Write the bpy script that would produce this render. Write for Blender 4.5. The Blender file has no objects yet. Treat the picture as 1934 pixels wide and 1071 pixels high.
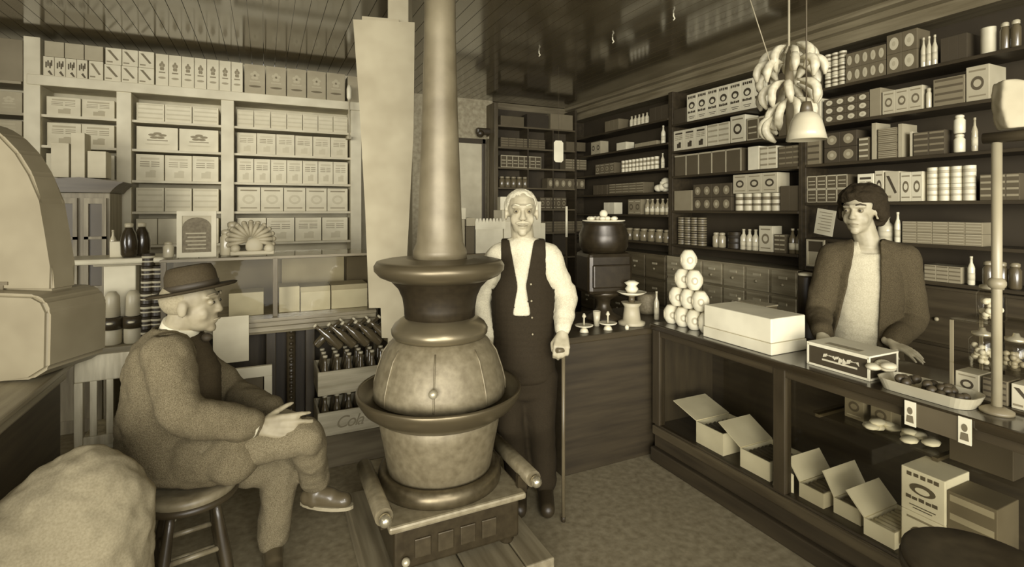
import bpy, bmesh, math, random
from mathutils import Vector, Matrix, Quaternion
R = random.Random(7)
PI = math.pi
# ------------------------------------------------------------------ camera
H = 1.62; FPX = 974.0; CX = 967.0; HY = 395.0
FW = Vector((.432, .902, 0)).normalized(); RT = Vector((FW.y, -FW.x, 0)); UP = Vector((0, 0, 1))
sc = bpy.context.scene
cam = bpy.data.cameras.new('camera'); camo = bpy.data.objects.new('camera', cam)
sc.collection.objects.link(camo); sc.camera = camo
camo.location = (0, 0, H)
camo.rotation_euler = (PI / 2, 0, -math.atan2(FW.x, FW.y))
cam.sensor_fit = 'HORIZONTAL'; cam.sensor_width = 36.0
cam.lens = FPX / 1934 * 36.0
cam.shift_y = (HY - 535.5) / 1934
cam.clip_start = .02
# ------------------------------------------------------------------ light
w = bpy.data.worlds.new('sky'); sc.world = w; w.use_nodes = True
bgn = w.node_tree.nodes['Background']; bgn.inputs[0].default_value = (1, .97, .9, 1); bgn.inputs[1].default_value = 1.0
def area(name, loc, target, sx, sy, power, col=(1, .97, .9)):
    l = bpy.data.lights.new(name, 'AREA'); l.shape = 'RECTANGLE'; l.size = sx; l.size_y = sy; l.energy = power; l.color = col
    o = bpy.data.objects.new(name, l); sc.collection.objects.link(o); o.location = loc
    o.rotation_euler = (Vector(target) - Vector(loc)).to_track_quat('-Z', 'Y').to_euler()
    return o
area('shop_window_daylight', (-.8, -5.0, 1.9), (.3, 4.5, 1.5), 6.0, 2.6, 380)
area('flash_powder_light', (.35, -.5, 2.1), (2.2, 3.6, 1.3), .5, .5, 16)
sl = bpy.data.lights.new('low_daylight', 'SUN'); sl.energy = 1.75; sl.angle = math.radians(24); sl.color = (1, .97, .9)
so_ = bpy.data.objects.new('low_daylight', sl); sc.collection.objects.link(so_); so_.rotation_euler = Vector((.72, .9, -.045)).to_track_quat('-Z', 'Y').to_euler()
sc.view_settings.view_transform = 'Standard'; sc.view_settings.look = 'None'
sc.view_settings.gamma = 1; sc.view_settings.use_curve_mapping = False
sc.view_settings.exposure = 0.28
# ------------------------------------------------------------------ materials
_m = {}
def sep(v):
    t = (math.log(max(v, .03)) - math.log(.03)) / (math.log(.8) - math.log(.03)); t = max(0, min(1, t)) ** 1.3
    return (v, v * (.73 + .20 * t), v * (.37 + .31 * t ** 1.4), 1)
def M(v, rough=.65, metal=0, kind='plain', sc_=1.0, bump=0.0, coat=0, spec=.5):
    k = (round(v, 3), rough, metal, kind, sc_, bump, coat, spec)
    if k in _m: return _m[k]
    m = bpy.data.materials.new('%s_%d' % (kind, int(v * 100))); m.use_nodes = True
    nt = m.node_tree; b = nt.nodes['Principled BSDF']
    b.inputs['Roughness'].default_value = rough; b.inputs['Metallic'].default_value = metal
    b.inputs['Specular IOR Level'].default_value = min(spec, .15) if kind in ('cloth', 'tweed') else spec
    if coat: b.inputs['Coat Weight'].default_value = coat; b.inputs['Coat Roughness'].default_value = .12
    tc = nt.nodes.new('ShaderNodeTexCoord'); mp = nt.nodes.new('ShaderNodeMapping'); n = nt.nodes.new('ShaderNodeTexNoise')
    nt.links.new(tc.outputs['Object'], mp.inputs[0]); nt.links.new(mp.outputs[0], n.inputs['Vector'])
    amp = .10; scale = 6.0
    if kind == 'wood': mp.inputs['Scale'].default_value = (1, 1, .12); scale = 26; amp = .30; n.inputs['Detail'].default_value = 6
    if kind == 'woodh': mp.inputs['Scale'].default_value = (.08, 1, 1); scale = 26; amp = .30; n.inputs['Detail'].default_value = 6
    if kind == 'woody': mp.inputs['Scale'].default_value = (1, .08, 1); scale = 26; amp = .30; n.inputs['Detail'].default_value = 6
    if kind == 'cloth': scale = 160; amp = .12; n.inputs['Detail'].default_value = 4
    if kind == 'tweed': scale = 330; amp = .42; n.inputs['Detail'].default_value = 3
    if kind == 'iron': scale = 30; amp = .2; n.inputs['Detail'].default_value = 8
    if kind == 'mottle': scale = 22; amp = .22; n.inputs['Detail'].default_value = 8
    if kind == 'skin': scale = 22; amp = .12
    n.inputs['Scale'].default_value = scale * sc_
    cr = nt.nodes.new('ShaderNodeValToRGB')
    cr.color_ramp.elements[0].position = .32; cr.color_ramp.elements[1].position = .68
    cr.color_ramp.elements[0].color = sep(v * (1 - amp)); cr.color_ramp.elements[1].color = sep(min(.85, v * (1 + amp)))
    nt.links.new(n.outputs['Fac'], cr.inputs[0]); nt.links.new(cr.outputs[0], b.inputs['Base Color'])
    if bump:
        bp = nt.nodes.new('ShaderNodeBump'); bp.inputs['Strength'].default_value = bump; bp.inputs['Distance'].default_value = .01
        nt.links.new(n.outputs['Fac'], bp.inputs['Height']); nt.links.new(bp.outputs[0], b.inputs['Normal'])
    _m[k] = m; return m
def glass_mat(name='clear_glass', refl=.05, tint=.93, rough=.03):
    if name in _m: return _m[name]
    m = bpy.data.materials.new(name); m.use_nodes = True; nt = m.node_tree
    nt.nodes.remove(nt.nodes['Principled BSDF']); out = nt.nodes['Material Output']
    t = nt.nodes.new('ShaderNodeBsdfTransparent'); t.inputs[0].default_value = (tint, tint * .99, tint * .95, 1)
    g = nt.nodes.new('ShaderNodeBsdfGlossy'); g.inputs['Roughness'].default_value = rough
    lw = nt.nodes.new('ShaderNodeLayerWeight'); pw = nt.nodes.new('ShaderNodeMath'); pw.operation = 'POWER'; pw.inputs[1].default_value = 4
    f = nt.nodes.new('ShaderNodeMath'); f.operation = 'MULTIPLY_ADD'; f.inputs[1].default_value = .5; f.inputs[2].default_value = .03
    nt.links.new(lw.outputs['Facing'], pw.inputs[0]); nt.links.new(pw.outputs[0], f.inputs[0])
    mx = nt.nodes.new('ShaderNodeMixShader')
    nt.links.new(f.outputs[0], mx.inputs[0]); nt.links.new(t.outputs[0], mx.inputs[1]); nt.links.new(g.outputs[0], mx.inputs[2])
    nt.links.new(mx.outputs[0], out.inputs[0]); _m[name] = m; return m
PAPER = M(.72, .8); WHITE = M(.80, .75); CREAM = M(.58, .7); TAN = M(.36, .7); MID = M(.2, .7); DIM = M(.11, .7); DARK = M(.05, .6)
INK = M(.05, .8); PWOOD = M(.56, .6, kind='wood'); DWOOD = M(.05, .35, kind='wood', coat=.3); DWOODY = M(.05, .35, kind='woody', coat=.3)
SKIN = M(.42, .55, kind='skin'); STEEL = M(.5, .25, 1, 'plain')
# ------------------------------------------------------------------ mesh helpers
class MB:
    def __init__(s): s.bm = bmesh.new()
    def _mi(s, faces, mi, sm=False):
        for f in faces: f.material_index = mi; f.smooth = sm
    def box(s, x0, x1, y0, y1, z0, z1, mi=0, bev=0, mat=None):
        r = bmesh.ops.create_cube(s.bm, size=1)
        vs = r['verts']
        T = Matrix.Translation(((x0 + x1) / 2, (y0 + y1) / 2, (z0 + z1) / 2)) @ Matrix.Diagonal((abs(x1 - x0), abs(y1 - y0), abs(z1 - z0), 1))
        if mat is not None: T = mat @ T
        bmesh.ops.transform(s.bm, matrix=T, verts=vs)
        fs = {f for v in vs for f in v.link_faces}
        s._mi(fs, mi)
        if bev:
            es = list({e for v in vs for e in v.link_edges})
            rr = bmesh.ops.bevel(s.bm, geom=es, offset=bev, segments=2, affect='EDGES', profile=.5)
            s._mi(rr['faces'], mi)
        return s
    def lathe(s, prof, cx=0, cy=0, seg=32, mi=0, smooth=True, mat=None):
        rings = []
        for (r, z) in prof:
            ring = []
            for i in range(seg):
                a = 2 * PI * i / seg
                p = Vector((cx + r * math.cos(a), cy + r * math.sin(a), z))
                if mat is not None: p = mat @ p
                ring.append(s.bm.verts.new(p))
            rings.append(ring)
        for k in range(len(rings) - 1):
            for i in range(seg):
                j = (i + 1) % seg
                f = s.bm.faces.new((rings[k][i], rings[k][j], rings[k + 1][j], rings[k + 1][i])); f.material_index = mi; f.smooth = smooth
        for ring, rev in ((rings[0], True), (rings[-1], False)):
            f = s.bm.faces.new(ring[::-1] if rev else ring); f.material_index = mi
        return s
    def tube(s, pts, r, seg=8, mi=0, caps=True):
        pts = [Vector(p) for p in pts]
        rs = r if isinstance(r, (list, tuple)) else [r] * len(pts)
        rings = []; prev = None
        for i, p in enumerate(pts):
            d = (pts[min(i + 1, len(pts) - 1)] - pts[max(i - 1, 0)]).normalized()
            if prev is None:
                a = Vector((0, 0, 1)) if abs(d.z) < .9 else Vector((1, 0, 0)); u = d.cross(a).normalized()
            else: u = (prev - d * prev.dot(d)).normalized()
            prev = u; v = d.cross(u)
            rings.append([s.bm.verts.new(p + (u * math.cos(2 * PI * k / seg) + v * math.sin(2 * PI * k / seg)) * rs[i]) for k in range(seg)])
        for k in range(len(rings) - 1):
            for i in range(seg):
                j = (i + 1) % seg
                f = s.bm.faces.new((rings[k][i], rings[k][j], rings[k + 1][j], rings[k + 1][i])); f.material_index = mi; f.smooth = True
        if caps:
            for ring in (rings[0][::-1], rings[-1]):
                f = s.bm.faces.new(ring); f.material_index = mi
        return s
    def ball(s, c, r, mi=0, sx=1, sy=1, sz=1, seg=16, rot=None):
        T = Matrix.Translation(c) @ ((rot.to_4x4()) if rot is not None else Matrix.Identity(4)) @ Matrix.Diagonal((r * sx, r * sy, r * sz, 1))
        q = bmesh.ops.create_uvsphere(s.bm, u_segments=seg, v_segments=max(6, seg // 2), radius=1, matrix=T)
        s._mi({f for v in q['verts'] for f in v.link_faces}, mi, True); return s
    def prism(s, pts, z0, z1, mi=0, mat=None, smooth=False):
        """pts (x,z) outline extruded along local y from z0 to z1"""
        A = []; B = []
        for (x, z) in pts:
            a = Vector((x, z0, z)); b = Vector((x, z1, z))
            if mat is not None: a = mat @ a; b = mat @ b
            A.append(s.bm.verts.new(a)); B.append(s.bm.verts.new(b))
        n = len(pts)
        fs = [s.bm.faces.new(A), s.bm.faces.new(B[::-1])]
        for i in range(n):
            j = (i + 1) % n; f = s.bm.faces.new((A[i], B[i], B[j], A[j])); f.smooth = smooth; fs.append(f)
        for f in fs: f.material_index = mi
        return s
    def mesh(s, name, mats):
        bmesh.ops.recalc_face_normals(s.bm, faces=s.bm.faces)
        me = bpy.data.meshes.new(name); s.bm.to_mesh(me); s.bm.free()
        for m in (mats if isinstance(mats, (list, tuple)) else [mats]): me.materials.append(m)
        return me
    def build(s, name, mats, parent=None):
        return link(name, s.mesh(name, mats), parent)
def link(name, me, parent=None):
    o = bpy.data.objects.new(name, me); sc.collection.objects.link(o)
    if parent is not None: o.parent = parent
    return o
def tag(o, label, cat, group=None, kind=None):
    o['label'] = label; o['category'] = cat
    if group: o['group'] = group
    if kind: o['kind'] = kind
    return o
def thing(name, label, cat, loc=(0, 0, 0), rz=0, group=None):
    o = bpy.data.objects.new(name, None); sc.collection.objects.link(o); o.location = loc; o.rotation_euler = (0, 0, rz)
    return tag(o, label, cat, group)
def struct(mb, name, mats, label=None):
    o = mb.build(name, mats); o['kind'] = 'structure'
    if label: o['label'] = label
    return o
def dup(root, loc, rz, label, group=None):
    r = root.copy(); sc.collection.objects.link(r); r.location = loc; r.rotation_euler = (0, 0, rz); r['label'] = label
    if group: r['group'] = group
    for ch in list(root.children):
        c = ch.copy(); sc.collection.objects.link(c); c.parent = r
        for g in ch.children:
            d = g.copy(); sc.collection.objects.link(d); d.parent = c
    return r
def ray(px): a = (px - CX) / FPX; return FW + RT * a
def cp(px, py, d): return ray(px) * d + Vector((0, 0, H - (py - HY) / FPX * d))
def onX(px, X, z=0): q = ray(px); return Vector((X, q.y * X / q.x, z))
def onY(px, Y, z=0): q = ray(px); return Vector((q.x * Y / q.y, Y, z))
ORD = 'first second third fourth fifth sixth seventh eighth ninth tenth eleventh twelfth thirteenth fourteenth fifteenth sixteenth seventeenth eighteenth nineteenth twentieth'.split()
def bake(bm, name, mats, voxel, smooth=4, parent=None, cut=None, solid=0, disp=0):
    me = bpy.data.meshes.new(name + '_t'); bm.to_mesh(me); bm.free()
    o = bpy.data.objects.new(name + '_t', me); sc.collection.objects.link(o)
    m = o.modifiers.new('r', 'REMESH'); m.mode = 'VOXEL'; m.voxel_size = voxel; m.use_smooth_shade = True
    if smooth: m = o.modifiers.new('s', 'SMOOTH'); m.factor = .6; m.iterations = smooth
    if disp:
        tx = bpy.data.textures.new('folds', 'CLOUDS'); tx.noise_scale = disp[1]; tx.noise_depth = 2
        m = o.modifiers.new('d', 'DISPLACE'); m.texture = tx; m.strength = disp[0]; m.texture_coords = 'GLOBAL'
    dg = bpy.context.evaluated_depsgraph_get(); dg.update()
    me2 = bpy.data.meshes.new_from_object(o.evaluated_get(dg)); me2.name = name
    bpy.data.objects.remove(o)
    if cut:
        b = bmesh.new(); b.from_mesh(me2)
        bmesh.ops.delete(b, geom=[f for f in b.faces if cut(f.calc_center_median())], context='FACES')
        bv = [v for v in b.verts if v.is_boundary]
        for _ in range(14):      # even out the sawtooth along a cut edge
            nw = {}
            for v in bv:
                ns = [e.other_vert(v) for e in v.link_edges if e.is_boundary]
                if len(ns) == 2: nw[v] = v.co * .4 + (ns[0].co + ns[1].co) * .3
            for v, c in nw.items(): v.co = c
        b.to_mesh(me2); b.free()
    me2.materials.clear()
    for mm in (mats if isinstance(mats, (list, tuple)) else [mats]): me2.materials.append(mm)
    for p in me2.polygons: p.use_smooth = True; p.material_index = 0
    r = link(name, me2, parent)
    if solid: s_ = r.modifiers.new('thickness', 'SOLIDIFY'); s_.thickness = solid; s_.offset = 1
    return r
class BL:
    """blobs of capsules and ellipsoids grown together into one skin"""
    def __init__(s): s.m = MB()
    def c(s, a, b, r0, r1=None):
        a = Vector(a); b = Vector(b); r1 = r0 if r1 is None else r1
        s.m.ball(a, r0, seg=14); s.m.ball(b, r1, seg=14)
        if (b - a).length > 1e-4: s.m.tube([a, b], [r0, r1], seg=14)
        return s
    def e(s, c, rx, ry, rz, rot=None): s.m.ball(Vector(c), 1, sx=rx, sy=ry, sz=rz, seg=20, rot=rot); return s
    def chain(s, pts, rs):
        for i in range(len(pts) - 1): s.c(pts[i], pts[i + 1], rs[i], rs[i + 1])
        return s
# ================================================================== SETTING
CEIL = 3.0; XW = 4.055; YB = 6.1; YL = 5.55
m = MB(); m.box(-3.6, XW + .1, -2, YB + .1, -.08, 0)
fl = struct(m, 'floor', M(.27, .5, kind='mottle', sc_=1.2, bump=.1), 'worn dark board floor')
m = MB()
for i in range(80):
    x = -3.6 + i * .097
    m.box(x, x + .093, -2, YB + .1, CEIL, CEIL + .03, bev=0)
m.box(-3.6, XW + .1, -2, YB + .1, CEIL + .025, CEIL + .06)
struct(m, 'ceiling', M(.15, .13, kind='plain', coat=.8, spec=.6), 'dark varnished beadboard ceiling')
struct(MB().box(XW, XW + .1, -2, YB + .1, 0, CEIL + .03), 'wall_right', M(.06, .7))
struct(MB().box(.98, XW, YB, YB + .1, 0, CEIL), 'wall_back', M(.08, .7))
m = MB(); m.box(-3.6, 1.08, YL, YL + .1, 0, CEIL); m.box(.98, 1.08, YL, YB + .1, 0, CEIL)
struct(m, 'wall_left', M(.5, .7))
struct(MB().box(-3.7, -3.6, 1.9, YL, 0, CEIL), 'wall_side', M(.3, .7))
# pale plastered piece with the blinded window on the back wall
p0 = onY(846, 6.08); p1 = onY(928, 6.08)
struct(MB().box(1.55, p1.x, 6.04, 6.10, .0, CEIL), 'wall_plaster', M(.34, .8, kind='mottle'))
wx0 = onY(851, 6.02).x; wx1 = onY(910, 6.02).x
m = MB()
for (a, b, c, d) in ((wx0 - .06, wx1 + .05, 2.44, 2.50), (wx0 - .06, wx1 + .05, .95, 1.02), (wx0 - .06, wx0, .95, 2.5), (wx1, wx1 + .045, .95, 2.5)):
    m.box(a, b, 6.0, 6.04, c, d, bev=.004)
wn = struct(m, 'window_1', M(.05, .4), 'window frame with a drawn pale blind')
b = MB().box(wx0, wx1, 6.025, 6.032, 1.02, 2.44).build('roller_blind', M(.55, .8), wn); b['label'] = 'pale drawn roller blind'
m = MB().tube([(wx1 + .10, 5.99, 1.0), (wx1 + .10, 5.99, 2.5)], .032, 12); m.box(wx1 + .06, wx1 + .14, 5.96, 6.04, 2.5, 2.53)
tag(m.build('downpipe', M(.45, .5)), 'pale upright round pipe just right of the blinded window', 'pipe')
m = MB(); m.box(wx1 - .1, wx1 + .17, 5.92, 6.0, 2.55, 2.63, bev=.02); m.ball((wx1 - .05, 5.95, 2.56), .05)
tag(m.build('blind_bracket', M(.04, .4)), 'dark bracket at the top right corner of the blinded window', 'bracket')
# crown moulding of the right wall
m = MB()
pr = [(0, 2.82), (-.24, 2.82), (-.25, 2.84), (-.25, 2.90), (-.29, 2.91), (-.29, 2.955), (-.34, 2.965), (-.34, 3.0), (0, 3.0)]
m.prism(pr, -.2, YB, mat=Matrix.Translation((XW, 0, 0)))
struct(m, 'trim_1', M(.21, .45, kind='woody'), 'stepped wooden crown moulding along the right wall')
m = MB().box(2.62, XW, YB - .02, YB, 2.78, 2.995)
struct(m, 'trim_2', M(.17, .6, kind='woodh'), 'wooden frieze board along the back wall')
# ================================================================== SHELVING (right and back)
XF = 3.75
SB = [1.265, 1.605, 1.955, 2.21, 2.48]; SCv = [1.17, 1.40, 1.67, 1.96, 2.255, 2.52]; SA = [1.265, 1.56, 1.80, 2.05, 2.31, 2.56]
ya = onX(1266, XF).y; yb = onX(1515, XF).y
SHW = M(.045, .5, kind='woody')
def shelving(name, label, ys0, ys1, zs, mids=()):
    t = thing(name, label, 'shelves', (XF, ys0, 0)); L = ys1 - ys0
    m = MB()
    m.box(.27, .3, 0, L, 1.0, 2.82); m.build('back_board', M(.045, .7), t)
    for e in (0, L - .03): MB().box(0, .28, e, e + .03, 1.15, 2.82, bev=.003).build('upright', SHW, t)
    for q in mids: MB().box(.0, .28, q, q + .025, zs[0], 2.82).build('divider', SHW, t)
    for z in zs:
        b = MB().box(-.005 if z > 1.3 else -.01, .28, .03, L - .03, z - .022, z, bev=.003).build('shelf', SHW, t)
    return t
shelving('wall_shelving', 'dark wooden wall shelving nearest the camera behind the woman', -.1, yb, SCv)
shelving('wall_shelving', 'dark wooden wall shelving between the dark machine and the woman', yb, ya, SB)
shelving('wall_shelving', 'dark wooden wall shelving in the far right corner', ya, YB, SA)
# drawer bank below
def drawer_bank(y0, y1, cols, rows, label, v=.26):
    t = thing('drawer_cabinet', label, 'cabinet', (XF, y0, 0)); L = y1 - y0
    MB().box(-.04, .295, 0.002, L - .002, .0, .99, bev=.004).build('body', M(v, .5, kind='woody'), t)
    MB().box(-.05, .262, 0.002, L - .002, .992, 1.145, bev=.004).build('upper_body', M(v, .5, kind='woody'), t)
    dm = None
    for c in range(cols):
        for r in range(rows):
            a = L * c / cols + .012; bb = L * (c + 1) / cols - .012; za = .1 + (1.04) * r / rows + .01; zb = .1 + 1.04 * (r + 1) / rows - .01
            dr = MB().box(-.058, -.041, a, bb, za, zb, bev=.004).build('drawer', M(v * 1.15, .5, kind='woody'), t)
            zc = (za + zb) / 2; yc = (a + bb) / 2
            if rows > 3: MB().box(-.066, -.058, yc - .035, yc + .035, zc + .03, zc + .05).build('label_holder', M(.45, .4), dr)
            MB().ball((-.07, yc, zc - .015), .013, seg=10).build('knob', M(.3, .3), dr)
drawer_bank(yb, ya, 6, 5, 'tan bank of small drawers below the shelves behind the can pyramid')
drawer_bank(.2, yb - .01, 4, 3, 'dark-fronted drawer cabinet behind the woman', .05)
drawer_bank(ya + .01, YB - .45, 5, 4, 'tan drawer cabinet below the shelves in the far right corner', .10)
# back shelving (faces -Y)
BX0 = onY(940, 5.8).x; SBK = [1.0, 1.32, 1.62, 1.89, 2.14, 2.39, 2.66]
t = thing('back_wall_shelving', 'tall dark shelving unit on the back wall right of the blinded window', 'shelves', (BX0, 5.8, 0))
Lb = XF - .02 - BX0
MB().box(0, Lb, .23, .26, 0, 2.9).build('back_board', M(.05, .7), t)
o = MB().box(-.05, .0, -.02, .26, 0, 2.93, bev=.004).build('upright', M(.09, .5, kind='wood'), t)
MB().box(Lb - .03, Lb, 0, .26, 0, 2.93).build('upright', SHW, t)
for q in (Lb * .36, Lb * .68): MB().box(q, q + .02, 0.005, .24, 0, 2.66).build('divider', SHW, t)
for z in SBK: MB().box(.0, Lb - .03, 0, .24, z - .02, z).build('shelf', M(.11, .5, kind='woodh'), t)
# ================================================================== GOODS
_pm = {}
def carton_me(w_, d_, h_, body=.7, style='plain', ink=.06):
    """carton with its printed front towards -y, standing on z=0"""
    k = ('c', round(w_, 3), round(d_, 3), round(h_, 3), body, style, ink)
    if k in _pm: return _pm[k]
    m = MB(); m.box(-w_ / 2, w_ / 2, 0, d_, 0, h_, 0, bev=min(.003, w_ * .03))
    e = -.0012
    def bar(x0, x1, z0, z1, mi=1): m.box(x0 * w_, x1 * w_, e, .0006, z0 * h_, z1 * h_, mi)
    def oval(cx, cz, rx, rz, mi=1, y=e):
        n = 18; m.prism([(cx * w_ + rx * w_ * math.cos(2 * PI * i / n), cz * h_ + rz * h_ * math.sin(2 * PI * i / n)) for i in range(n)], y, .0006, mi)
    if style == 'oats':      # title, oval picture, two bands of lettering
        for i, x in enumerate((-.36, -.2, -.04, .12, .26)): bar(x, x + .11, .83 + .012 * (i % 2), .92)
        oval(0, .58, .3, .13); oval(0, .56, .17, .07, 0, e * 1.6)
        for i, x in enumerate((-.38, -.24, -.08, .08, .22)): bar(x, x + .12, .30, .38 - .015 * (i % 2))
        bar(-.3, .3, .16, .18); bar(-.22, .22, .1, .12)
    elif style == 'text':
        bar(-.34, .34, .8, .88)
        for z in (.7, .62, .54): bar(-.36, -.02, z, z + .025, 2); bar(.04, .34, z, z + .025, 2)
        m.box(-.16 * w_, .2 * w_, e, .0006, .12 * h_, .34 * h_, 1, mat=None)
        oval(.1, .36, .12, .05)
    elif style == 'emblem':
        oval(0, .5, .28, .2); oval(0, .5, .17, .11, 0, e * 1.6); bar(-.36, .36, .84, .89, 2); bar(-.36, .36, .12, .16, 2)
    elif style == 'round':
        oval(0, .5, .3, .32, 1); oval(0, .5, .12, .13, 2, e * 1.6)
    elif style == 'stripe':
        for z in (.15, .4, .65, .88): bar(-.44, .44, z, z + .08, 1)
    elif style == 'diag':
        m.prism([(-.4 * w_, .86 * h_), (-.2 * w_, .86 * h_), (.34 * w_, .3 * h_), (.2 * w_, .26 * h_)], e, .0006, 1)
        bar(-.42, -.05, .12, .2, 2)
    elif style == 'blocks':
        for (x, z) in ((-.3, .62), (-.12, .7), (.06, .6), (.2, .72)): bar(x, x + .14, z - .2, z + .1)
        m.prism([(-.1 * w_, .22 * h_), (.1 * w_, .3 * h_), (.4 * w_, .05 * h_), (.2 * w_, .05 * h_)], e, .0006, 1)
    elif style == 'flower':
        for k_ in range(5):
            a = 2 * PI * k_ / 5 + .3; oval(.13 * math.cos(a), .62 + .1 * math.sin(a), .1, .055, 2)
        oval(0, .62, .06, .035, 1); oval(0, .25, .3, .035, 1); bar(-.25, .25, .4, .44, 2)
    elif style == 'edge':
        bar(.42, .5, 0, 1, 2); bar(-.5, .5, .93, 1, 2)
    elif style == 'border':
        bar(-.5, -.44, 0, 1, 2); bar(.44, .5, 0, 1, 2); bar(-.5, .5, .92, 1, 2); bar(-.5, .5, 0, .06, 2); bar(-.34, .34, .3, .36, 2); bar(-.34, .34, .55, .62, 2)
    elif style == 'portrait':
        bar(-.5, -.18, 0, 1, 2); bar(.18, .5, 0, 1, 2)
        for cx in (-.34, .34): oval(cx, .58, .08, .2, 1); oval(cx, .2, .11, .13, 1)
    me = m.mesh('carton', [M(body, .75), M(ink, .8), M(min(.8, .45 if body < .4 else .25), .8)]); _pm[k] = me; return me
def can_me(r, h, body=.7, band=.1, style='band', mids=.35):
    k = ('k', round(r, 3), round(h, 3), body, band, style)
    if k in _pm: return _pm[k]
    m = MB()
    m.lathe([(r * .96, 0), (r, .003), (r, h * .04), (r * .985, h * .06), (r * .985, h * .94), (r, h * .96), (r, h - .003), (r * .96, h), (r * .94, h - .002)], seg=20)
    if style == 'band': m.lathe([(r * .99, h * .3), (r * 1.005, h * .3), (r * 1.005, h * .42), (r * .99, h * .42)], seg=20, mi=1)
    if style in ('band', 'two'): m.lathe([(r * .99, h * .62), (r * 1.005, h * .62), (r * 1.005, h * .8), (r * .99, h * .8)], seg=20, mi=1 if style == 'band' else 2)
    me = m.mesh('tin_can', [M(body, .45), M(band, .7), M(mids, .6)]); _pm[k] = me; return me
def bottle_me(r, h, body=.7, cap=.3, rough=.2, neck=.35):
    k = ('b', round(r, 3), round(h, 3), body, cap, neck)
    if k in _pm: return _pm[k]
    m = MB(); hb = h * (1 - neck)
    m.lathe([(r * .9, 0), (r, .004), (r, hb * .9), (r * .85, hb), (r * .42, hb + h * neck * .35), (r * .36, h * .93)], seg=14)
    m.lathe([(r * .45, h * .92), (r * .45, h), (r * .3, h)], seg=12, mi=1)
    m.lathe([(r * .98, hb * .25), (r * 1.01, hb * .25), (r * 1.01, hb * .65), (r * .98, hb * .65)], seg=14, mi=2)
    me = m.mesh('bottle', [M(body, rough, coat=.5), M(cap, .4), M(.6, .8)]); _pm[k] = me; return me
def jar_me(r, h, body=.6, lid=.3):
    k = ('j', round(r, 3), round(h, 3), body, lid)
    if k in _pm: return _pm[k]
    m = MB(); m.lathe([(r * .85, 0), (r, h * .06), (r, h * .7), (r * .7, h * .8), (r * .66, h * .84)], seg=20)
    m.lathe([(r * .75, h * .83), (r * .78, h * .86), (r * .78, h * .95), (r * .5, h * .99), (r * .1, h)], seg=20, mi=1)
    me = m.mesh('jar', [M(body, .25, coat=.6), M(lid, .35)]); _pm[k] = me; return me
_cnt = {}
KN = {'carton': ('carton', 'box'), 'tin_can': ('tin_can', 'can'), 'bottle': ('bottle', 'bottle'), 'jar': ('glass_jar', 'jar')}
def put(me, pos, rz, label, group=None, name=None, cat=None, rx=0):
    k = me.name.split('.')[0]; n, c = KN.get(k, (k, k))
    o = link(name or n, me); o.location = pos; o.rotation_euler = (rx, 0, rz)
    return tag(o, label, cat or c, group)
def row(wall, z, px0, px1, n, mk, desc, where, depth=.0, tiers=1, hh=0, jit=0, gap=.0, group=None, name=None, cat=None):
    """n goods side by side between two places on a shelf; mk(width) gives the shared mesh. wall 'X' faces -x, 'Y' faces -y"""
    if wall == 'X':
        a = onX(px0, XF + .01).y; b_ = onX(px1, XF + .01).y; rz = -PI / 2
    elif wall == 'Y': a = onY(px0, 5.81).x; b_ = onY(px1, 5.81).x; rz = 0
    else: a = onY(px0, wall + .0).x; b_ = onY(px1, wall).x; rz = 0
    wd = abs(b_ - a) / n
    me = mk(wd * (1 - gap)); grp = group or (desc + ' row, ' + where)
    for t_ in range(tiers):
        for i in range(n):
            c = a + (b_ - a) * (i + .5) / n
            dd = depth + R.uniform(0, jit)
            if wall == 'X': pos = (XF + .012 + dd, c, z + t_ * hh + (.0005))
            elif wall == 'Y': pos = (c, 5.812 + dd, z + t_ * hh + .0005)
            else: pos = (c, wall + dd, z + t_ * hh + .0005)
            lab = desc
            if n > 1: lab += ', ' + ORD[i] + ' from left'
            if tiers > 1: lab += (', %s tier' % ('lower upper'.split()[t_] if tiers == 2 else ['lowest', 'second', 'third', 'fourth'][t_]))
            lab += ', ' + where
            put(me, pos, rz, lab, grp if n * tiers > 1 else None, name, cat)
def ctn(h, d=.17, body=.7, style='plain', ink=.06): return lambda w_: carton_me(w_, d, h, body, style, ink)
def cn(h, body=.7, band=.1, style='band'): return lambda w_: can_off(w_ * .5, h, body, band, style)
def can_off(r, h, body, band, style):
    k = ('ko', round(r, 3), h, body, band, style)
    if k in _pm: return _pm[k]
    me = can_me(r, h, body, band, style).copy(); me.transform(Matrix.Translation((0, r * 1.02, 0))); me.name = 'tin_can'; _pm[k] = me; return me
def off(fn, nm):
    def g(w_):
        k = ('of', nm, round(w_, 3), fn)
        me = fn(w_ * .5).copy(); me.transform(Matrix.Translation((0, w_ * .52, 0))); me.name = nm; return me
    return g
def bt(h, body=.7, cap=.3): return off(lambda r: bottle_me(r, h, body, cap), 'bottle')
def jr(h, body=.6, lid=.3): return off(lambda r: jar_me(r, h, body, lid), 'jar')
S1 = 'top shelf of middle bay'; S2 = 'second shelf of middle bay'; S3 = 'third shelf of middle bay'
S4 = 'fourth shelf of middle bay'; S5 = 'drawer-top ledge of middle bay'
row('X', 2.48, 1272, 1295, 1, ctn(.15, body=.06), 'dark box', S1)
row('X', 2.48, 1297, 1448, 7, ctn(.265, .18, .78, 'oats'), 'white carton with oval emblem and dark lettering', S1)
row('X', 2.48, 1450, 1512, 3, ctn(.24, body=.08), 'dark carton', S1)
row('X', 2.21, 1272, 1334, 3, ctn(.20, .17, .66, 'text'), 'pale carton with low dark square', S2)
row('X', 2.21, 1336, 1377, 2, ctn(.20, .17, .66, 'stripe', .4), 'pale carton with faint rows of print', S2)
row('X', 2.21, 1379, 1407, 1, ctn(.235, .17, .70, 'emblem'), 'pale taller carton with round dark emblem', S2)
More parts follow.
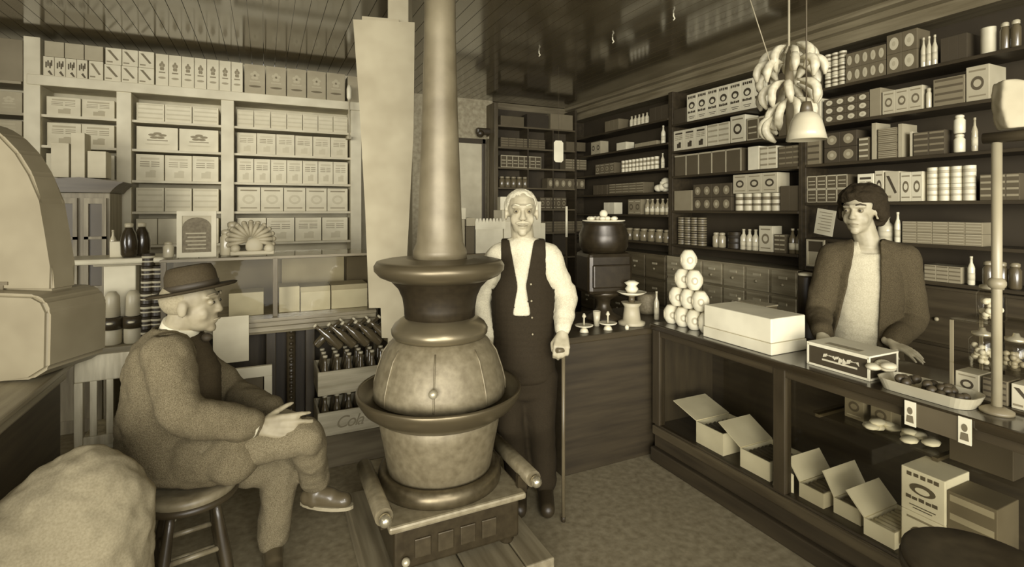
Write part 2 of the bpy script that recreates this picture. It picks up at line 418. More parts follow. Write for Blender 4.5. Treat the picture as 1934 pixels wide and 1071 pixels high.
row('X', 2.21, 1410, 1455, 2, ctn(.19, body=.11, style='border'), 'brown box with thin pale border', S2)
row('X', 2.21, 1470, 1510, 2, ctn(.17, body=.09), 'dark squat box', S2)
row('X', 1.955, 1274, 1400, 5, ctn(.205, .18, .10, 'edge'), 'dark carton with one thin pale edge', S3)
row('X', 1.955, 1412, 1433, 1, ctn(.2, body=.78, style='plain'), 'bright white upright packet', S3)
row('X', 1.955, 1435, 1466, 2, ctn(.185, body=.62, style='stripe', ink=.3), 'white striped upright packet', S3)
row('X', 1.955, 1470, 1511, 3, ctn(.17, body=.09, style='stripe', ink=.2), 'dark striped packet', S3)
row('X', 1.605, 1273, 1306, 1, ctn(.2, body=.26), 'plain tan box', S4)
row('X', 1.605, 1309, 1381, 4, ctn(.125, .17, .07, 'round', .25), 'dark box with a pale dot', S4, tiers=2, hh=.1265)
row('X', 1.605, 1384, 1470, 5, cn(.15, .6, .2), 'pale banded can', S4)
row('X', 1.757, 1384, 1468, 3, ctn(.165, .15, .5, 'emblem'), 'dark-oval carton stacked on cans', S4)
row('X', 1.605, 1473, 1510, 2, ctn(.2, body=.08), 'dark upright carton', S4)
row('X', 1.265, 1276, 1326, 4, cn(.068, .22, .05), 'dark small tin', S5, tiers=4, hh=.069)
row('X', 1.265, 1342, 1364, 2, jr(.14, .35, .4), 'small pale-lidded jar', S5)
row('X', 1.265, 1367, 1391, 1, cn(.15, .04, .03), 'black round canister', S5)
row('X', 1.265, 1394, 1428, 3, bt(.18, .6, .5), 'slim pale bottle', S5)
row('X', 1.265, 1433, 1458, 1, ctn(.215, .12, .6, 'emblem', .2), 'pale upright carton with two dark ovals', S5)
row('X', 1.265, 1462, 1482, 2, ctn(.15, body=.10, style='stripe', ink=.4), 'dark packet with light stripes', S5)
row('X', 1.265, 1486, 1511, 2, bt(.2, .12, .5), 'dark bottle with a pale cap', S5)
# near bay
T1 = 'top shelf of near bay'; T2 = 'second shelf of near bay'; T3 = 'third shelf of near bay'
T4 = 'shelf above the woman'; T5 = 'shelf right of the woman'; T6 = 'low shelf behind the woman'
row('X', 2.52, 1524, 1550, 1, ctn(.2, body=.07), 'dark plain box', T1)
row('X', 2.52, 1554, 1594, 3, cn(.082, .62, .15), 'pale small can', T1, tiers=3, hh=.083)
row('X', 2.52, 1597, 1672, 5, ctn(.105, .12, .15, 'round', .5), 'brown tin with large pale dot', T1, tiers=2, hh=.106)
row('X', 2.52, 1674, 1732, 2, ctn(.13, .15, .14, 'round', .55), 'larger brown tin with pale ring', T1, tiers=2, hh=.131)
row('X', 2.52, 1736, 1768, 3, bt(.19, .6, .6), 'slender pale bottle', T1)
row('X', 2.52, 1776, 1826, 3, ctn(.15, body=.06), 'dark box in shadow', T1)
row('X', 2.52, 1846, 1876, 1, cn(.155, .62, .5, 'plain'), 'large pale plain canister', T1)
row('X', 2.52, 1884, 1925, 2, jr(.16, .12, .5), 'dim jar with a pale lid', T1)
row('X', 2.255, 1523, 1549, 1, ctn(.2, body=.6), 'pale worn carton beside the bananas', T2)
row('X', 2.255, 1556, 1640, 4, ctn(.058, .17, .09, 'round', .6), 'flat dark box with pale oval', T2, tiers=3, hh=.059)
row('X', 2.255, 1642, 1663, 1, ctn(.19, body=.28), 'tan upright box', T2)
row('X', 2.255, 1666, 1742, 3, ctn(.155, .17, .5, 'emblem', .15), 'cream carton with a dark mark', T2)
row('X', 2.255, 1746, 1757, 1, jr(.13, .6, .5), 'little pale jar', T2)
row('X', 2.255, 1762, 1822, 1, ctn(.17, .2, .22, 'stripe', .1), 'large brown shipping box', T2)
row('X', 2.255, 1824, 1868, 1, ctn(.205, .2, .45, 'emblem', .1), 'large pale-ended box', T2)
row('X', 1.96, 1524, 1548, 1, ctn(.2, body=.2, style='stripe', ink=.08), 'brown carton with bands of print', T3)
row('X', 1.96, 1556, 1618, 2, ctn(.11, .17, .06, 'round', .3), 'black box with a tan dot', T3, tiers=2, hh=.111)
row('X', 1.96, 1621, 1640, 1, ctn(.16, body=.12, style='stripe', ink=.5), 'dark box with two pale stripes', T3)
row('X', 1.96, 1646, 1654, 1, ctn(.25, body=.42), 'thin upright tan board', T3)
row('X', 1.96, 1657, 1694, 1, ctn(.05, .17, .18, 'stripe', .4), 'flat brown packet', T3, tiers=4, hh=.051)
row('X', 1.96, 1696, 1704, 1, ctn(.22, body=.4), 'thin pale standing packet', T3)
row('X', 1.96, 1718, 1722, 1, ctn(.16, body=.5), 'narrow pale spine', T3)
row('X', 1.96, 1724, 1784, 2, ctn(.15, body=.07, style='stripe', ink=.2), 'dark striped carton', T3)
row('X', 1.96, 1796, 1818, 1, jr(.115, .78, .7), 'bright white jar', T3, tiers=2, hh=.116)
row('X', 1.96, 1832, 1844, 1, bt(.2, .45, .4), 'tan slim bottle', T3)
row('X', 1.67, 1524, 1600, 4, ctn(.10, .17, .09, 'border', .3), 'dark box outlined in white', T4, tiers=2, hh=.101)
row('X', 1.67, 1619, 1650, 1, ctn(.195, body=.78, style='text'), 'bright white carton', T4)
row('X', 1.67, 1652, 1668, 1, ctn(.21, body=.6, style='emblem'), 'pale narrow carton', T4)
row('X', 1.67, 1671, 1698, 1, ctn(.2, body=.5, style='diag'), 'cream carton with a dark slanted mark', T4)
row('X', 1.67, 1700, 1742, 2, ctn(.19, body=.66, style='emblem', ink=.15), 'white carton with grey oval', T4)
row('X', 1.67, 1746, 1838, 4, cn(.105, .74, .55), 'bright white can', T4, tiers=2, hh=.106)
row('X', 1.67, 1850, 1925, 3, ctn(.15, body=.1, style='stripe', ink=.3), 'dim brown carton', T4)
row('X', 1.40, 1650, 1680, 1, bt(.17, .6, .6), 'pale bottle behind the head of the woman', T5)
row('X', 1.40, 1686, 1698, 1, bt(.2, .78, .7), 'bright white bottle', T5)
row('X', 1.40, 1703, 1855, 5, ctn(.07, .17, .25, 'stripe', .4), 'tan packet with pale print', T5, tiers=2, hh=.071)
row('X', 1.17, 1745, 1815, 3, ctn(.1, .15, .3, 'stripe', .15), 'tan carton', T6)
row('X', 1.17, 1824, 1838, 1, bt(.17, .7, .6), 'pale bottle', T6)
row('X', 1.17, 1850, 1925, 3, jr(.15, .1, .25), 'dark jar', T6)
# far corner bay
A = ['ledge of far corner bay', 'second shelf up, far corner', 'third shelf up, far corner', 'fourth shelf up, far corner', 'fifth shelf up, far corner', 'top shelf, far corner']
row('X', 2.56, 1186, 1222, 5, bt(.12, .62, .5), 'tiny pale bottle', A[5], gap=.2)
row('X', 2.56, 1142, 1168, 3, ctn(.13, .15, .16), 'brown small box', A[5])
row('X', 2.56, 1226, 1262, 3, ctn(.15, .15, .06), 'dark small box', A[5])
row('X', 2.31, 1246, 1252, 1, bt(.19, .78, .7), 'white slim bottle', A[4])
row('X', 2.31, 1164, 1182, 1, ctn(.09, .12, .66), 'small white box', A[4])
row('X', 2.31, 1198, 1240, 3, ctn(.045, .12, .3), 'flat tan packet', A[4])
row('X', 2.31, 1116, 1134, 2, ctn(.16, .12, .36, 'emblem'), 'tan printed box', A[4])
row('X', 2.05, 1171, 1240, 10, cn(.135, .68, .3), 'slim white can', A[3], gap=.12)
row('X', 2.05, 1246, 1251, 1, bt(.16, .6, .7), 'pale narrow bottle', A[3])
row('X', 2.05, 1124, 1160, 4, ctn(.13, .12, .13, 'emblem', .3), 'brown box', A[3])
row('X', 1.80, 1150, 1215, 5, ctn(.12, .15, .12, 'stripe', .3), 'brown banded box', A[2])
row('X', 1.80, 1120, 1146, 3, ctn(.12, .15, .08), 'dark box', A[2])
row('X', 1.56, 1186, 1210, 2, ctn(.17, .15, .22, 'emblem', .1), 'tan carton', A[1])
row('X', 1.56, 1140, 1160, 2, ctn(.14, .12, .7), 'white card box', A[1])
row('X', 1.56, 1214, 1262, 5, bt(.17, .3, .4), 'tan bottle', A[1], gap=.2)
row('X', 1.265, 1140, 1262, 9, jr(.14, .2, .3), 'brown jar', A[0], gap=.2)
m = MB()
for i in range(9): m.ball((R.uniform(-.04, .06), R.uniform(-.08, .08), R.uniform(.03, .12)), .05, sx=R.uniform(.7, 1.1), sz=R.uniform(.5, .9), seg=12)
o = m.build('crumpled_paper_bag', M(.76, .8)); q = onX(1241, XF); o.location = (XF + .1, q.y, 1.80)
tag(o, 'crumpled white paper bag on the third shelf up in the far corner bay', 'paper bag')
# back wall goods
BN = ['lowest back wall shelf', 'second back wall shelf', 'third back wall shelf', 'fourth back wall shelf', 'fifth back wall shelf', 'sixth back wall shelf', 'top back wall shelf']
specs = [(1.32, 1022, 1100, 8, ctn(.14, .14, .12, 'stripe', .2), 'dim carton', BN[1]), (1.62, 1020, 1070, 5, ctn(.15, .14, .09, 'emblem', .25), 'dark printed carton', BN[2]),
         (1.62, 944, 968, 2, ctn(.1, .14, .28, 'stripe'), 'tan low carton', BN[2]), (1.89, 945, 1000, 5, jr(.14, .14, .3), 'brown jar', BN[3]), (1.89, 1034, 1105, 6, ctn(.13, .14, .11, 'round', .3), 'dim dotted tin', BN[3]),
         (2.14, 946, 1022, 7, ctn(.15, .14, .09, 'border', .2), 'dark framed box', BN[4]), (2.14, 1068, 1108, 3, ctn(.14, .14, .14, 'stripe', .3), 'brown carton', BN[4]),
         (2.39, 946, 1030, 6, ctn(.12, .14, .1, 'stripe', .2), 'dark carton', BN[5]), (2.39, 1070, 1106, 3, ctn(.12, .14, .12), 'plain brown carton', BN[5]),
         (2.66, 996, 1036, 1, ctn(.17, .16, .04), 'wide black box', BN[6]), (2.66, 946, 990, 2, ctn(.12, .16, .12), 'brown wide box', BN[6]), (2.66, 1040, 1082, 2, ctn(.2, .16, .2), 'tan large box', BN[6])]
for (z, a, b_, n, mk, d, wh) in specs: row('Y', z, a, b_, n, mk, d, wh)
# ================================================================== FRONT COUNTER (glass showcase, runs along y at X=2.28)
XC = 2.28; ZC = .88; YC0 = .55; YC1 = 2.62; XCb = 2.80
t = thing('showcase_counter', 'long glass-fronted shop counter with a dark wooden base and top on the right', 'counter', (XC, YC0, 0)); L = YC1 - YC0; D = XCb - XC
MB().box(0, D, 0, L, .0, .23, bev=.006).build('base', M(.042, .5, kind='woody'), t)
MB().box(-.02, .0, 0, L, .17, .225, bev=.006).build('base_moulding', M(.065, .45, kind='woody'), t)
MB().box(-.035, .0, 0, L, .0, .09, bev=.008).build('plinth', M(.035, .5, kind='woody'), t)
MB().box(-.025, D + .02, -.02, L + .02, .84, ZC, bev=.008).build('countertop', M(.03, .22, kind='woody', coat=.7), t)
MB().box(.0, .03, 0, L, .80, .84, bev=.003).build('top_rail', M(.05, .4, kind='woody'), t)
pm_y = onX(1471, XC).y - YC0
for yy in (0.0, pm_y - .035, L - .05): MB().box(-.005, .045, yy, yy + .065, .23, .84, bev=.004).build('post', M(.045, .4, kind='wood'), t)
MB().box(.012, .017, .06, L - .05, .23, .80).build('front_glass', glass_mat(), t)
MB().box(D - .02, D, 0, L, .23, .84).build('back_panel', M(.04, .6, kind='woody'), t)
MB().box(0, D, L - .012, L, .23, .84).build('end_panel', M(.05, .6, kind='wood'), t)
MB().box(.2, D - .02, .05, pm_y - .04, .60, .608).build('glass_shelf', glass_mat(), t)
for k in range(3): MB().box(.2, D - .02, .1 + k * .5, .12 + k * .5, .585, .60).build('shelf_bracket', M(.1, .4), t)
# things on the counter: pyramid of cans
def hexcan():
    m = MB(); r = .048; h = .118
    m.lathe([(r * .55, 0), (r * .62, .004), (r * .98, h * .26), (r, h * .32), (r, h * .68), (r * .98, h * .74), (r * .62, h - .004), (r * .55, h)], seg=22)
    for k in range(8):      # faint round emblem all round
        a = 2 * PI * k / 8; T = Matrix.Rotation(a, 4, 'Z') @ Matrix.Translation((0, -r * 1.0, h * .5))
        if k % 2 == 0:
            n = 14; m.prism([(.019 * math.cos(2 * PI * i / n), .024 * math.sin(2 * PI * i / n)) for i in range(n)], -.0015, .004, 1, mat=T)
            m.prism([(.010 * math.cos(2 * PI * i / n), .013 * math.sin(2 * PI * i / n)) for i in range(n)], -.0022, .004, 0, mat=T)
    m.lathe([(r * .5, h - .001), (r * .48, h + .003), (r * .3, h + .004)], seg=16, mi=2)
    return m.mesh('shouldered_can', [M(.74, .5), M(.45, .7), M(.4, .4)])
hm = hexcan(); ROWN = ['bottom', 'second', 'third', 'top']
for k in range(4):
    n = 4 - k
    for i in range(n):
        y = 2.60 - .028 - (k * .5 + i) * .098 + .0
        o = link('shouldered_can', hm); o.location = (XC + .10, y, ZC + .001 + k * .1215); o.rotation_euler = (0, 0, R.uniform(-.1, .1) + -.6)
        lab = 'white can with faint round emblem, ' + ('at the very top' if n == 1 else ORD[i] + ' from left, ' + ROWN[k] + ' row') + ' of the can pyramid'
        tag(o, lab, 'can', 'white cans stacked in a pyramid on the counter')
# white wrapped block of paper
y0 = onX(1323, XC).y; y1 = onX(1452, XC).y
t = thing('paper_parcel', 'large white wrapped parcel on the counter right of the can pyramid', 'parcel', (XC + .02, y1, ZC))
MB().box(0, .27, 0, y0 - y1, .001, .06, bev=.004).build('lower_layer', M(.70, .8), t)
MB().box(.003, .265, .003, y0 - y1 - .003, .061, .185, bev=.006).build('upper_layer', WHITE, t)
# pale mound behind parcel
m = MB()
for i in range(6): m.ball((.0 + R.uniform(-.02, .02), -.09 + i * .035, .045), .05, sz=.75, sx=1.1, seg=12)
o = m.build('bread_loaf', M(.5, .8)); o.location = (2.62, 2.50, ZC + .008); tag(o, 'pale lumpy wrapped loaf behind the white parcel', 'loaf')
o = put(bottle_me(.022, .17, .55, .5), (2.75, 2.36, ZC + .001), 0, 'single pale bottle standing on the counter behind the white parcel')
# glass box behind parcel
t = thing('glass_case', 'small clear glass case on the counter behind the white parcel', 'glass case', (2.67, 2.10, ZC))
m = MB()
for (a, b_, c, d_) in ((0, .008, 0, .16), (0, .008, 0, .16)): pass
MB().box(0, .006, .006, .19, .01, .16).build('front_pane', glass_mat(), t); MB().box(.09, .096, .006, .19, .01, .16).build('rear_pane', glass_mat(), t)
MB().box(0, .096, 0, .006, .01, .16).build('end_pane', M(.1, .4), t); MB().box(-.004, .1, -.004, .196, .0, .01).build('base', DWOOD, t); MB().box(-.004, .1, -.004, .196, .16, .168).build('top', M(.3, .4), t)
o = MB().box(-.05, .05, -.06, .06, 0, .006, bev=.001).build('notepad', WHITE); o.location = onX(1470, 2.45, ZC + .001) ; o.rotation_euler = (0, 0, .3)
tag(o, 'small white notepad lying on the counter between parcel and woman', 'notepad')
o = MB().box(-.055, .055, -.045, .045, 0, .03, bev=.004).build('white_pad', WHITE); q = cp(1552, 650, 2.72); o.location = (q.x, q.y, ZC + .001); o.rotation_euler = (0, 0, -.45)
tag(o, 'thick white pad under the right hand of the woman', 'pad')
# cigar box with white edges
q = onX(1600, 2.33)
t = thing('cigar_box', 'white-edged cigar box with a dark printed front on the countertop', 'cigar box', (2.34, 1.335, ZC), -.02)
bw = .28; bh = .10; bd = .20
MB().box(0, bd, 0, bw, .001, bh, bev=.002).build('box_body', M(.055, .6), t)
MB().box(-.004, bd + .004, -.004, bw + .004, bh, bh + .008, bev=.001).build('lid', M(.74, .7), t)
m = MB()
for (yy) in (-.003, bw - .005): m.box(-.003, .004, yy, yy + .009, 0.001, bh)
m.box(-.003, .003, 0, bw, 0.001, .011); m.box(-.003, .003, 0, bw, bh - .007, bh)
for xx in (bd - .006,): m.box(xx, xx + .009, -.003, .004, .001, bh)
m.box(0, bd, -.003, .003, .001, .010)
m.build('paper_edging', M(.74, .7), t)
m = MB(); T = Matrix.Translation((-.0035, .13, .052)) @ Matrix.Rotation(-PI / 2, 4, 'Z')
for k in range(9):
    x = -.075 + k * .018; m.prism([(x, .012 * math.sin(k)), (x + .016, .012 * math.sin(k) + .006), (x + .02, .02 - .01 * (k % 3)), (x + .004, .016)], 0, .003, 0, mat=T)
m.box(-.0012, .003, .05, .21, .036, .044)
m.build('printed_script', M(.6, .7), t)
MB().box(.03, .07, .06, .22, bh + .008, bh + .009).build('printed_panel', M(.3, .7), t)
# tray of goods
t = thing('enamel_tray', 'pale oval-ended tray of dark goods at the front edge of the countertop', 'tray', (2.37, 1.13, ZC), 0)
def stad(w_, l, r):
    pts = []
    for (cx, cy, a0) in ((w_ - r, l - r, 0), (-w_ + r, l - r, PI / 2), (-w_ + r, -l + r, PI), (w_ - r, -l + r, 3 * PI / 2)):
        for i in range(7): pts.append((cx + r * math.cos(a0 + i * PI / 12), cy + r * math.sin(a0 + i * PI / 12)))
    return pts
def tray(m, w_, l, h, flare, mi=0):
    ro = [m.bm.verts.new((x, y, 0.001)) for x, y in stad(w_, l, .05)]; rt = [m.bm.verts.new((x * (1 + flare), y * (1 + flare * .6), h)) for x, y in stad(w_, l, .05)]
    ri = [m.bm.verts.new((x * (1 + flare) * .96, y * (1 + flare * .6) * .97, h)) for x, y in stad(w_, l, .05)]; rb = [m.bm.verts.new((x * .95, y * .96, .006)) for x, y in stad(w_, l, .05)]
    n = len(ro); S = [ro, rt, ri, rb]
    for a_, b2 in zip(S, S[1:]):
        for i in range(n):
            j = (i + 1) % n; m.bm.faces.new((a_[i], a_[j], b2[j], b2[i]))
    m.bm.faces.new(ro[::-1]); m.bm.faces.new(rb)
m = MB(); tray(m, .07, .15, .045, .18); m.build('tray_body', M(.6, .25, .3), t)
m = MB()
for i in range(26): m.ball((R.uniform(-.05, .05), R.uniform(-.13, .12), R.uniform(.03, .055)), .018, sx=1.2, seg=8)
o = m.build('dark_sweets', M(.06, .5), ); o.location = (2.37, 1.13, ZC); tag(o, 'heap of dark sweets lying in the pale countertop tray', 'sweets', kind='stuff')
m = MB()
for i in range(7): m.ball((R.uniform(-.05, .05), .05 + R.uniform(-.05, .05), R.uniform(.0, .02)), .03, sz=.5, sx=1.2, seg=10)
o = m.build('crumpled_wrapper', M(.6, .6)); o.location = (2.36, 1.22, ZC + .065); tag(o, 'crumpled pale paper lying on the far end of the countertop tray', 'paper')
# display stand with jars, near right end of counter
t = thing('counter_display_rack', 'two-tier glass display rack on the countertop at the right edge', 'display rack', (2.46, .60, ZC))
MB().box(0, .24, 0, .50, .0, .01).build('base_board', DWOOD, t)
MB().box(0, .24, 0, .50, .13, .136).build('tier', glass_mat(), t)
for (a, b_) in ((0, 0), (.23, 0), (0, .49), (.23, .49)): MB().box(a, a + .01, b_, b_ + .01, .01, .30).build('corner_post', M(.25, .4), t)
MB().box(0, .24, 0, .50, .30, .306).build('tier', glass_mat(), t)
def candy_jar(x, y, z, lab, s=1.0, fill=.6):
    t = thing('candy_jar', lab, 'jar', (x, y, z), group='glass candy jars on the display rack')
    m = MB(); r = .042 * s; h = .13 * s; m.lathe([(r * .8, 0.001), (r, .01), (r, h * .72), (r * .7, h * .86)], seg=20); m.build('glass_body', glass_mat(), t)
    MB().lathe([(r * .3, h * .86), (r * .8, h * .87), (r * .8, h * .95), (r * .3, h), (r * .2, h * 1.1)], seg=18).build('lid', M(.5, .3, .5), t)
    m = MB()
    for i in range(22): a = R.uniform(0, 6.28); q_ = R.uniform(0, r * .72); m.ball((q_ * math.cos(a), q_ * math.sin(a), R.uniform(.012, h * .55)), .011 * s, seg=8)
    m.build('candies', M(fill, .5), t)
candy_jar(2.52, 1.02, ZC + .1365, 'glass candy jar at the far end of the lower rack tier', 1.0, .65)
candy_jar(2.52, .92, ZC + .1365, 'glass candy jar with dim contents, second from the far end of the lower rack tier', 1.0, .3)
candy_jar(2.52, .82, ZC + .1365, 'glass candy jar with pale contents, third from the far end of the lower rack tier', 1.0, .7)
candy_jar(2.54, 1.0, ZC + .3065, 'glass candy jar on top of the rack', 1.1, .72)
for i in range(5): put(carton_me(.075, .1, .09, [.5, .16, .6, .12, .3][i], ['emblem', 'stripe', 'diag', 'round', 'text'][i]), (2.475, 1.05 - i * .085, ZC + .0105), -PI / 2, ['cream packet with dark emblem', 'brown striped packet', 'pale packet with slanted mark', 'dark packet with a dot', 'tan packet with print'][i] + ' on the base of the display rack', 'packets on the base of the display rack')
# pole with arm and paper
t = thing('counter_pole', 'pale upright pole rising from the right end of the counter with a dark arm', 'pole', (2.40, .93, ZC))
MB().tube([(0, 0, .001), (0, 0, .99)], .0155, 14).build('shaft', M(.34, .35), t)
MB().lathe([(.05, .0005), (.05, .01), (.02, .025)], seg=18).build('foot', M(.2, .4), t)
MB().ball((0.0, -.0, .47), .028, seg=14, sz=.9).build('collar', M(.3, .4), t)
MB().tube([(-.01, .035, 1.0), (.02, -.25, 1.0)], .02, 12).build('arm', M(.06, .5), t)
m = MB()
prof = [(-.06, 0), (.05, 0), (.075, .04), (.07, .16), (-.07, .17), (-.075, .08)]
m.prism(prof, -.05, .02, smooth=False)
o = bake(m.bm, 'paper_bag', M(.4, .8), .008, 3, disp=(.012, .05)); o.location = (2.42, .875, ZC + 1.025); o.rotation_euler = (0, 0, -.75)
tag(o, 'tan paper bag hanging over the dark arm of the counter pole', 'paper bag')
# inside showcase
def open_box(x, y, z, w_, l, h, rz, body, inside, lab, lid_tilt, lid_len, group=None, fill='dark', lidv=.55):
    t = thing('cigar_box', lab, 'cigar box', (x, y, z), rz, group)
    m = MB(); th = .006
    m.box(0, w_, 0, l, .001, .008); m.box(0, th, 0, l, .008, h); m.box(w_ - th, w_, 0, l, .008, h); m.box(th, w_ - th, 0, th, .008, h); m.box(th, w_ - th, l - th, l, .008, h)
    m.build('box_body', M(body, .6), t)
    T = Matrix.Translation((0, l, h)) @ Matrix.Rotation(lid_tilt, 4, 'X')
    MB().box(0, w_, 0, lid_len, 0, .006, mat=T).build('lid', M(lidv, .7), t)
    m = MB()
    n = 7
    for i in range(n):
        xx = th + .01 + (w_ - 2 * th - .02) * (i + .5) / n
        m.tube([(xx, .015, h * .7), (xx, l - .015, h * .7)], (w_ - .04) / n * .5, 8)
    m.build('cigars', M(inside, .5), t)
    return t
GI = 'open cigar boxes on the showcase floor'
Zs = .2305
open_box(2.32, 2.10, Zs, .27, .20, .125, 0, .74, .05, 'pale open cigar box with dark cigars at the far end of the showcase', .28, .20, GI, lidv=.76)
open_box(2.315, 1.80, Zs, .25, .18, .10, 0, .72, .05, 'second pale open cigar box along the showcase with its lid raised a little', .5, .17, GI, lidv=.66)
T_ = thing('price_card', 'pale folded price card leaning beside the second open cigar box', 'card', (2.305, 1.775, Zs), 0)
m = MB(); m.prism([(0, .001), (.10, .001), (.10, .09), (.02, .12)], -.003, 0, mat=Matrix.Rotation(-1.3, 4, 'Z')); m.build('card_face', M(.74, .8), T_)
for i, (x, y, rz, tl, bd, lb) in enumerate([(2.33, 1.53, .0, .95, .55, 'brown cigar box with its lid raised, first past the showcase post'), (2.35, 1.375, .0, 1.05, .6, 'brown cigar box with its lid raised, second past the showcase post'), (2.31, 1.22, .0, .8, .7, 'cigar box of pale bands, nearest the tall printed cartons')]):
    open_box(x, y, Zs, .24, .12, .07, rz, bd, .12 if i < 2 else .6, lb, tl, .11, GI, lidv=.66)
o = MB().box(0, .26, 0, .25, .001, .02, bev=.002).build('flat_carton', M(.55, .6)); 
o.location = (2.31, .84, Zs); tag(o, 'flat pale carton on the showcase floor under the tall printed cartons', 'box')
for (px, X, z, w_, h, body, st, lb) in [(1742, 2.33, .252, .15, .16, .7, 'emblem', 'white carton with dark round emblem at the bottom of the showcase stack'),
                                        (1742, 2.33, .413, .15, .17, .74, 'oats', 'white carton with dark print at the top of the showcase stack')]:
    q = onX(px, X); put(carton_me(w_, .18, h, body, st, .1), (X, q.y, z), -PI / 2, lb, 'cartons stacked in the showcase')
q = onX(1822, 2.34); put(carton_me(.15, .16, .3, .14, 'stripe', .35), (2.34, q.y - .02, .252), -PI / 2, 'brown carton with faint stripes beside the white showcase cartons')
o = put(carton_me(.07, .1, .2, .42, 'stripe', .2), (2.33, .70, Zs), -PI / 2, 'tan narrow carton near the right edge inside the showcase')
o = put(carton_me(.2, .15, .17, .07, 'plain'), (2.50, 1.02, .6085), -PI / 2, 'black box on the glass shelf of the showcase')
m = MB()
for i in range(16): m.ball((R.uniform(-.05, .05), R.uniform(-.12, .12), R.uniform(.01, .035)), .032, sx=R.uniform(.8, 1.4), sz=.45, seg=8)
o = m.build('wrapped_sweets', M(.78, .55)); o.location = (2.52, 1.30, .622); tag(o, 'loose pile of white wrapped sweets on the glass shelf of the showcase', 'sweets', kind='stuff')
for i in range(2): put(carton_me(.09, .08, .12, .24, 'emblem', .1), (2.56, 1.53 - i * .12, .6085), -PI / 2, ['brown upright packet left of the white sweets on the glass shelf', 'brown upright packet nearer the white sweets on the glass shelf'][i])
t = thing('edge_strip', 'dark strip with two white portrait cards along the countertop edge, far right', 'card strip', (2.254, .94, .786))
MB().box(-.006, .0, .0, .21, .0, .088, bev=.001).build('strip', M(.10, .6), t)
for yy in (.0, .172):
    l_ = MB().box(-.010, -.0065, yy, yy + .038, -.002, .092).build('portrait_card', M(.72, .7), t)
    m = MB(); T = Matrix.Translation((-.0102, yy + .019, .056)) @ Matrix.Rotation(-PI / 2, 4, 'Z')
    m.prism([(.009 * math.cos(i * PI / 8), .014 * math.sin(i * PI / 8)) for i in range(16)], -.001, .001, mat=T); m.prism([(-.013, -.045), (.013, -.045), (.010, -.018), (-.010, -.018)], -.001, .001, mat=T); m.build('portrait', M(.16, .7), l_)
# ================================================================== BACK COUNTER (runs along x behind the man)
YK = 2.66
t = thing('back_counter', 'low dark wooden counter crossing behind the standing man', 'counter', (1.62, YK, 0))
MB().box(0, XCb - 1.62, .02, .62, 0, .80, bev=.004).build('body', M(.04, .5, kind='woodh'), t)
MB().box(-.03, XCb - 1.62, .0, .66, .80, .84, bev=.006).build('countertop', M(.05, .35, kind='woodh'), t)
ZK = .84
# dark machine
q = onY(1140, 3.02)
t = thing('coffee_grinder', 'tall dark counter machine with a pale goods-topped lid behind the standing man', 'machine', (q.x, 3.02, ZK), -.2)
MB().lathe([(.13, .001), (.135, .02), (.07, .05), (.045, .1), (.05, .14), (.10, .17), (.13, .20)], seg=28).build('pedestal', M(.045, .35, .3, 'iron'), t)
m = MB(); m.box(-.165, .165, -.13, .13, .19, .48, bev=.03); m.box(-.14, .14, -.15, -.12, .24, .40, bev=.01); m.build('housing', M(.03, .3, .3, 'iron'), t)
MB().lathe([(.15, .48), (.17, .52), (.175, .60), (.15, .66), (.155, .68), (.12, .69)], seg=28).build('hopper', M(.03, .3, .3, 'iron'), t)
gx, gy = t.location.x, t.location.y
m = MB(); m.lathe([(.13, 0), (.15, .006), (.15, .012), (.12, .01)], seg=24)
for i in range(12): a = R.uniform(0, 6.28); m.ball((R.uniform(0, .11) * math.cos(a), R.uniform(0, .11) * math.sin(a), .022), .024, sz=.7, seg=8)
m.ball((.0, 0, .055), .03, seg=10)
o = m.build('tray_of_rolls', M(.7, .7)); o.location = (gx, gy, ZK + .691); tag(o, 'pale round tray of small white goods on top of the dark counter machine', 'tray')
# balance scale pans
def scale_small(x, y, z, lab, s=1.0):
    t = thing('balance_weight_stand', lab, 'scale', (x, y, z), group='small bright metal stands on the back counter')
    MB().lathe([(.03 * s, .001), (.022 * s, .02 * s), (.008 * s, .03 * s)], seg=18).build('foot', M(.7, .3), t)
    MB().lathe([(.01 * s, .028 * s), (.055 * s, .04 * s), (.06 * s, .047 * s), (.05 * s, .048 * s), (.008 * s, .042 * s)], seg=24).build('pan', M(.75, .3), t)
    MB().lathe([(.006 * s, .044 * s), (.006 * s, .09 * s), (.014 * s, .10 * s), (.005 * s, .12 * s)], seg=12).build('stem', M(.6, .3), t)
q = onY(1103, 2.75); scale_small(q.x, 2.75, ZK, 'small bright pan stand nearest the hand of the standing man')
q = onY(1148, 2.74); scale_small(q.x, 2.74, ZK, 'small bright pan stand in front of the dark counter machine')
q = onY(1193, 2.80)
t = thing('counter_scale', 'scale with a bright dish just right of the dark counter machine', 'scale', (q.x, q.y + .0, ZK))
MB().lathe([(.09, .001), (.09, .02), (.06, .03), (.05, .12), (.07, .15)], seg=20).build('base', M(.45, .5), t)
MB().lathe([(.02, .15), (.02, .19)], seg=12).build('stem', M(.1, .4), t)
MB().lathe([(.02, .19), (.07, .205), (.10, .222), (.09, .222), (.02, .20)], seg=28).build('dish', M(.75, .25), t)
m = MB(); m.lathe([(.03, .0), (.045, .03), (.03, .05), (.05, .07), (.02, .085)], seg=18); o = m.build('scoop', M(.75, .4)); o.location = (q.x, q.y, ZK + .212); tag(o, 'bright scoop resting in the dish of the scale', 'scoop')
q = onY(1127, 2.86); m = MB(); m.lathe([(.018, .001), (.026, .1), (.024, .1), (.016, .006)], seg=16); o = m.build('drinking_glass', M(.6, .3)); o.location = (q.x, 2.86, ZK); tag(o, 'pale drinking glass in front of the dark counter machine', 'glass')
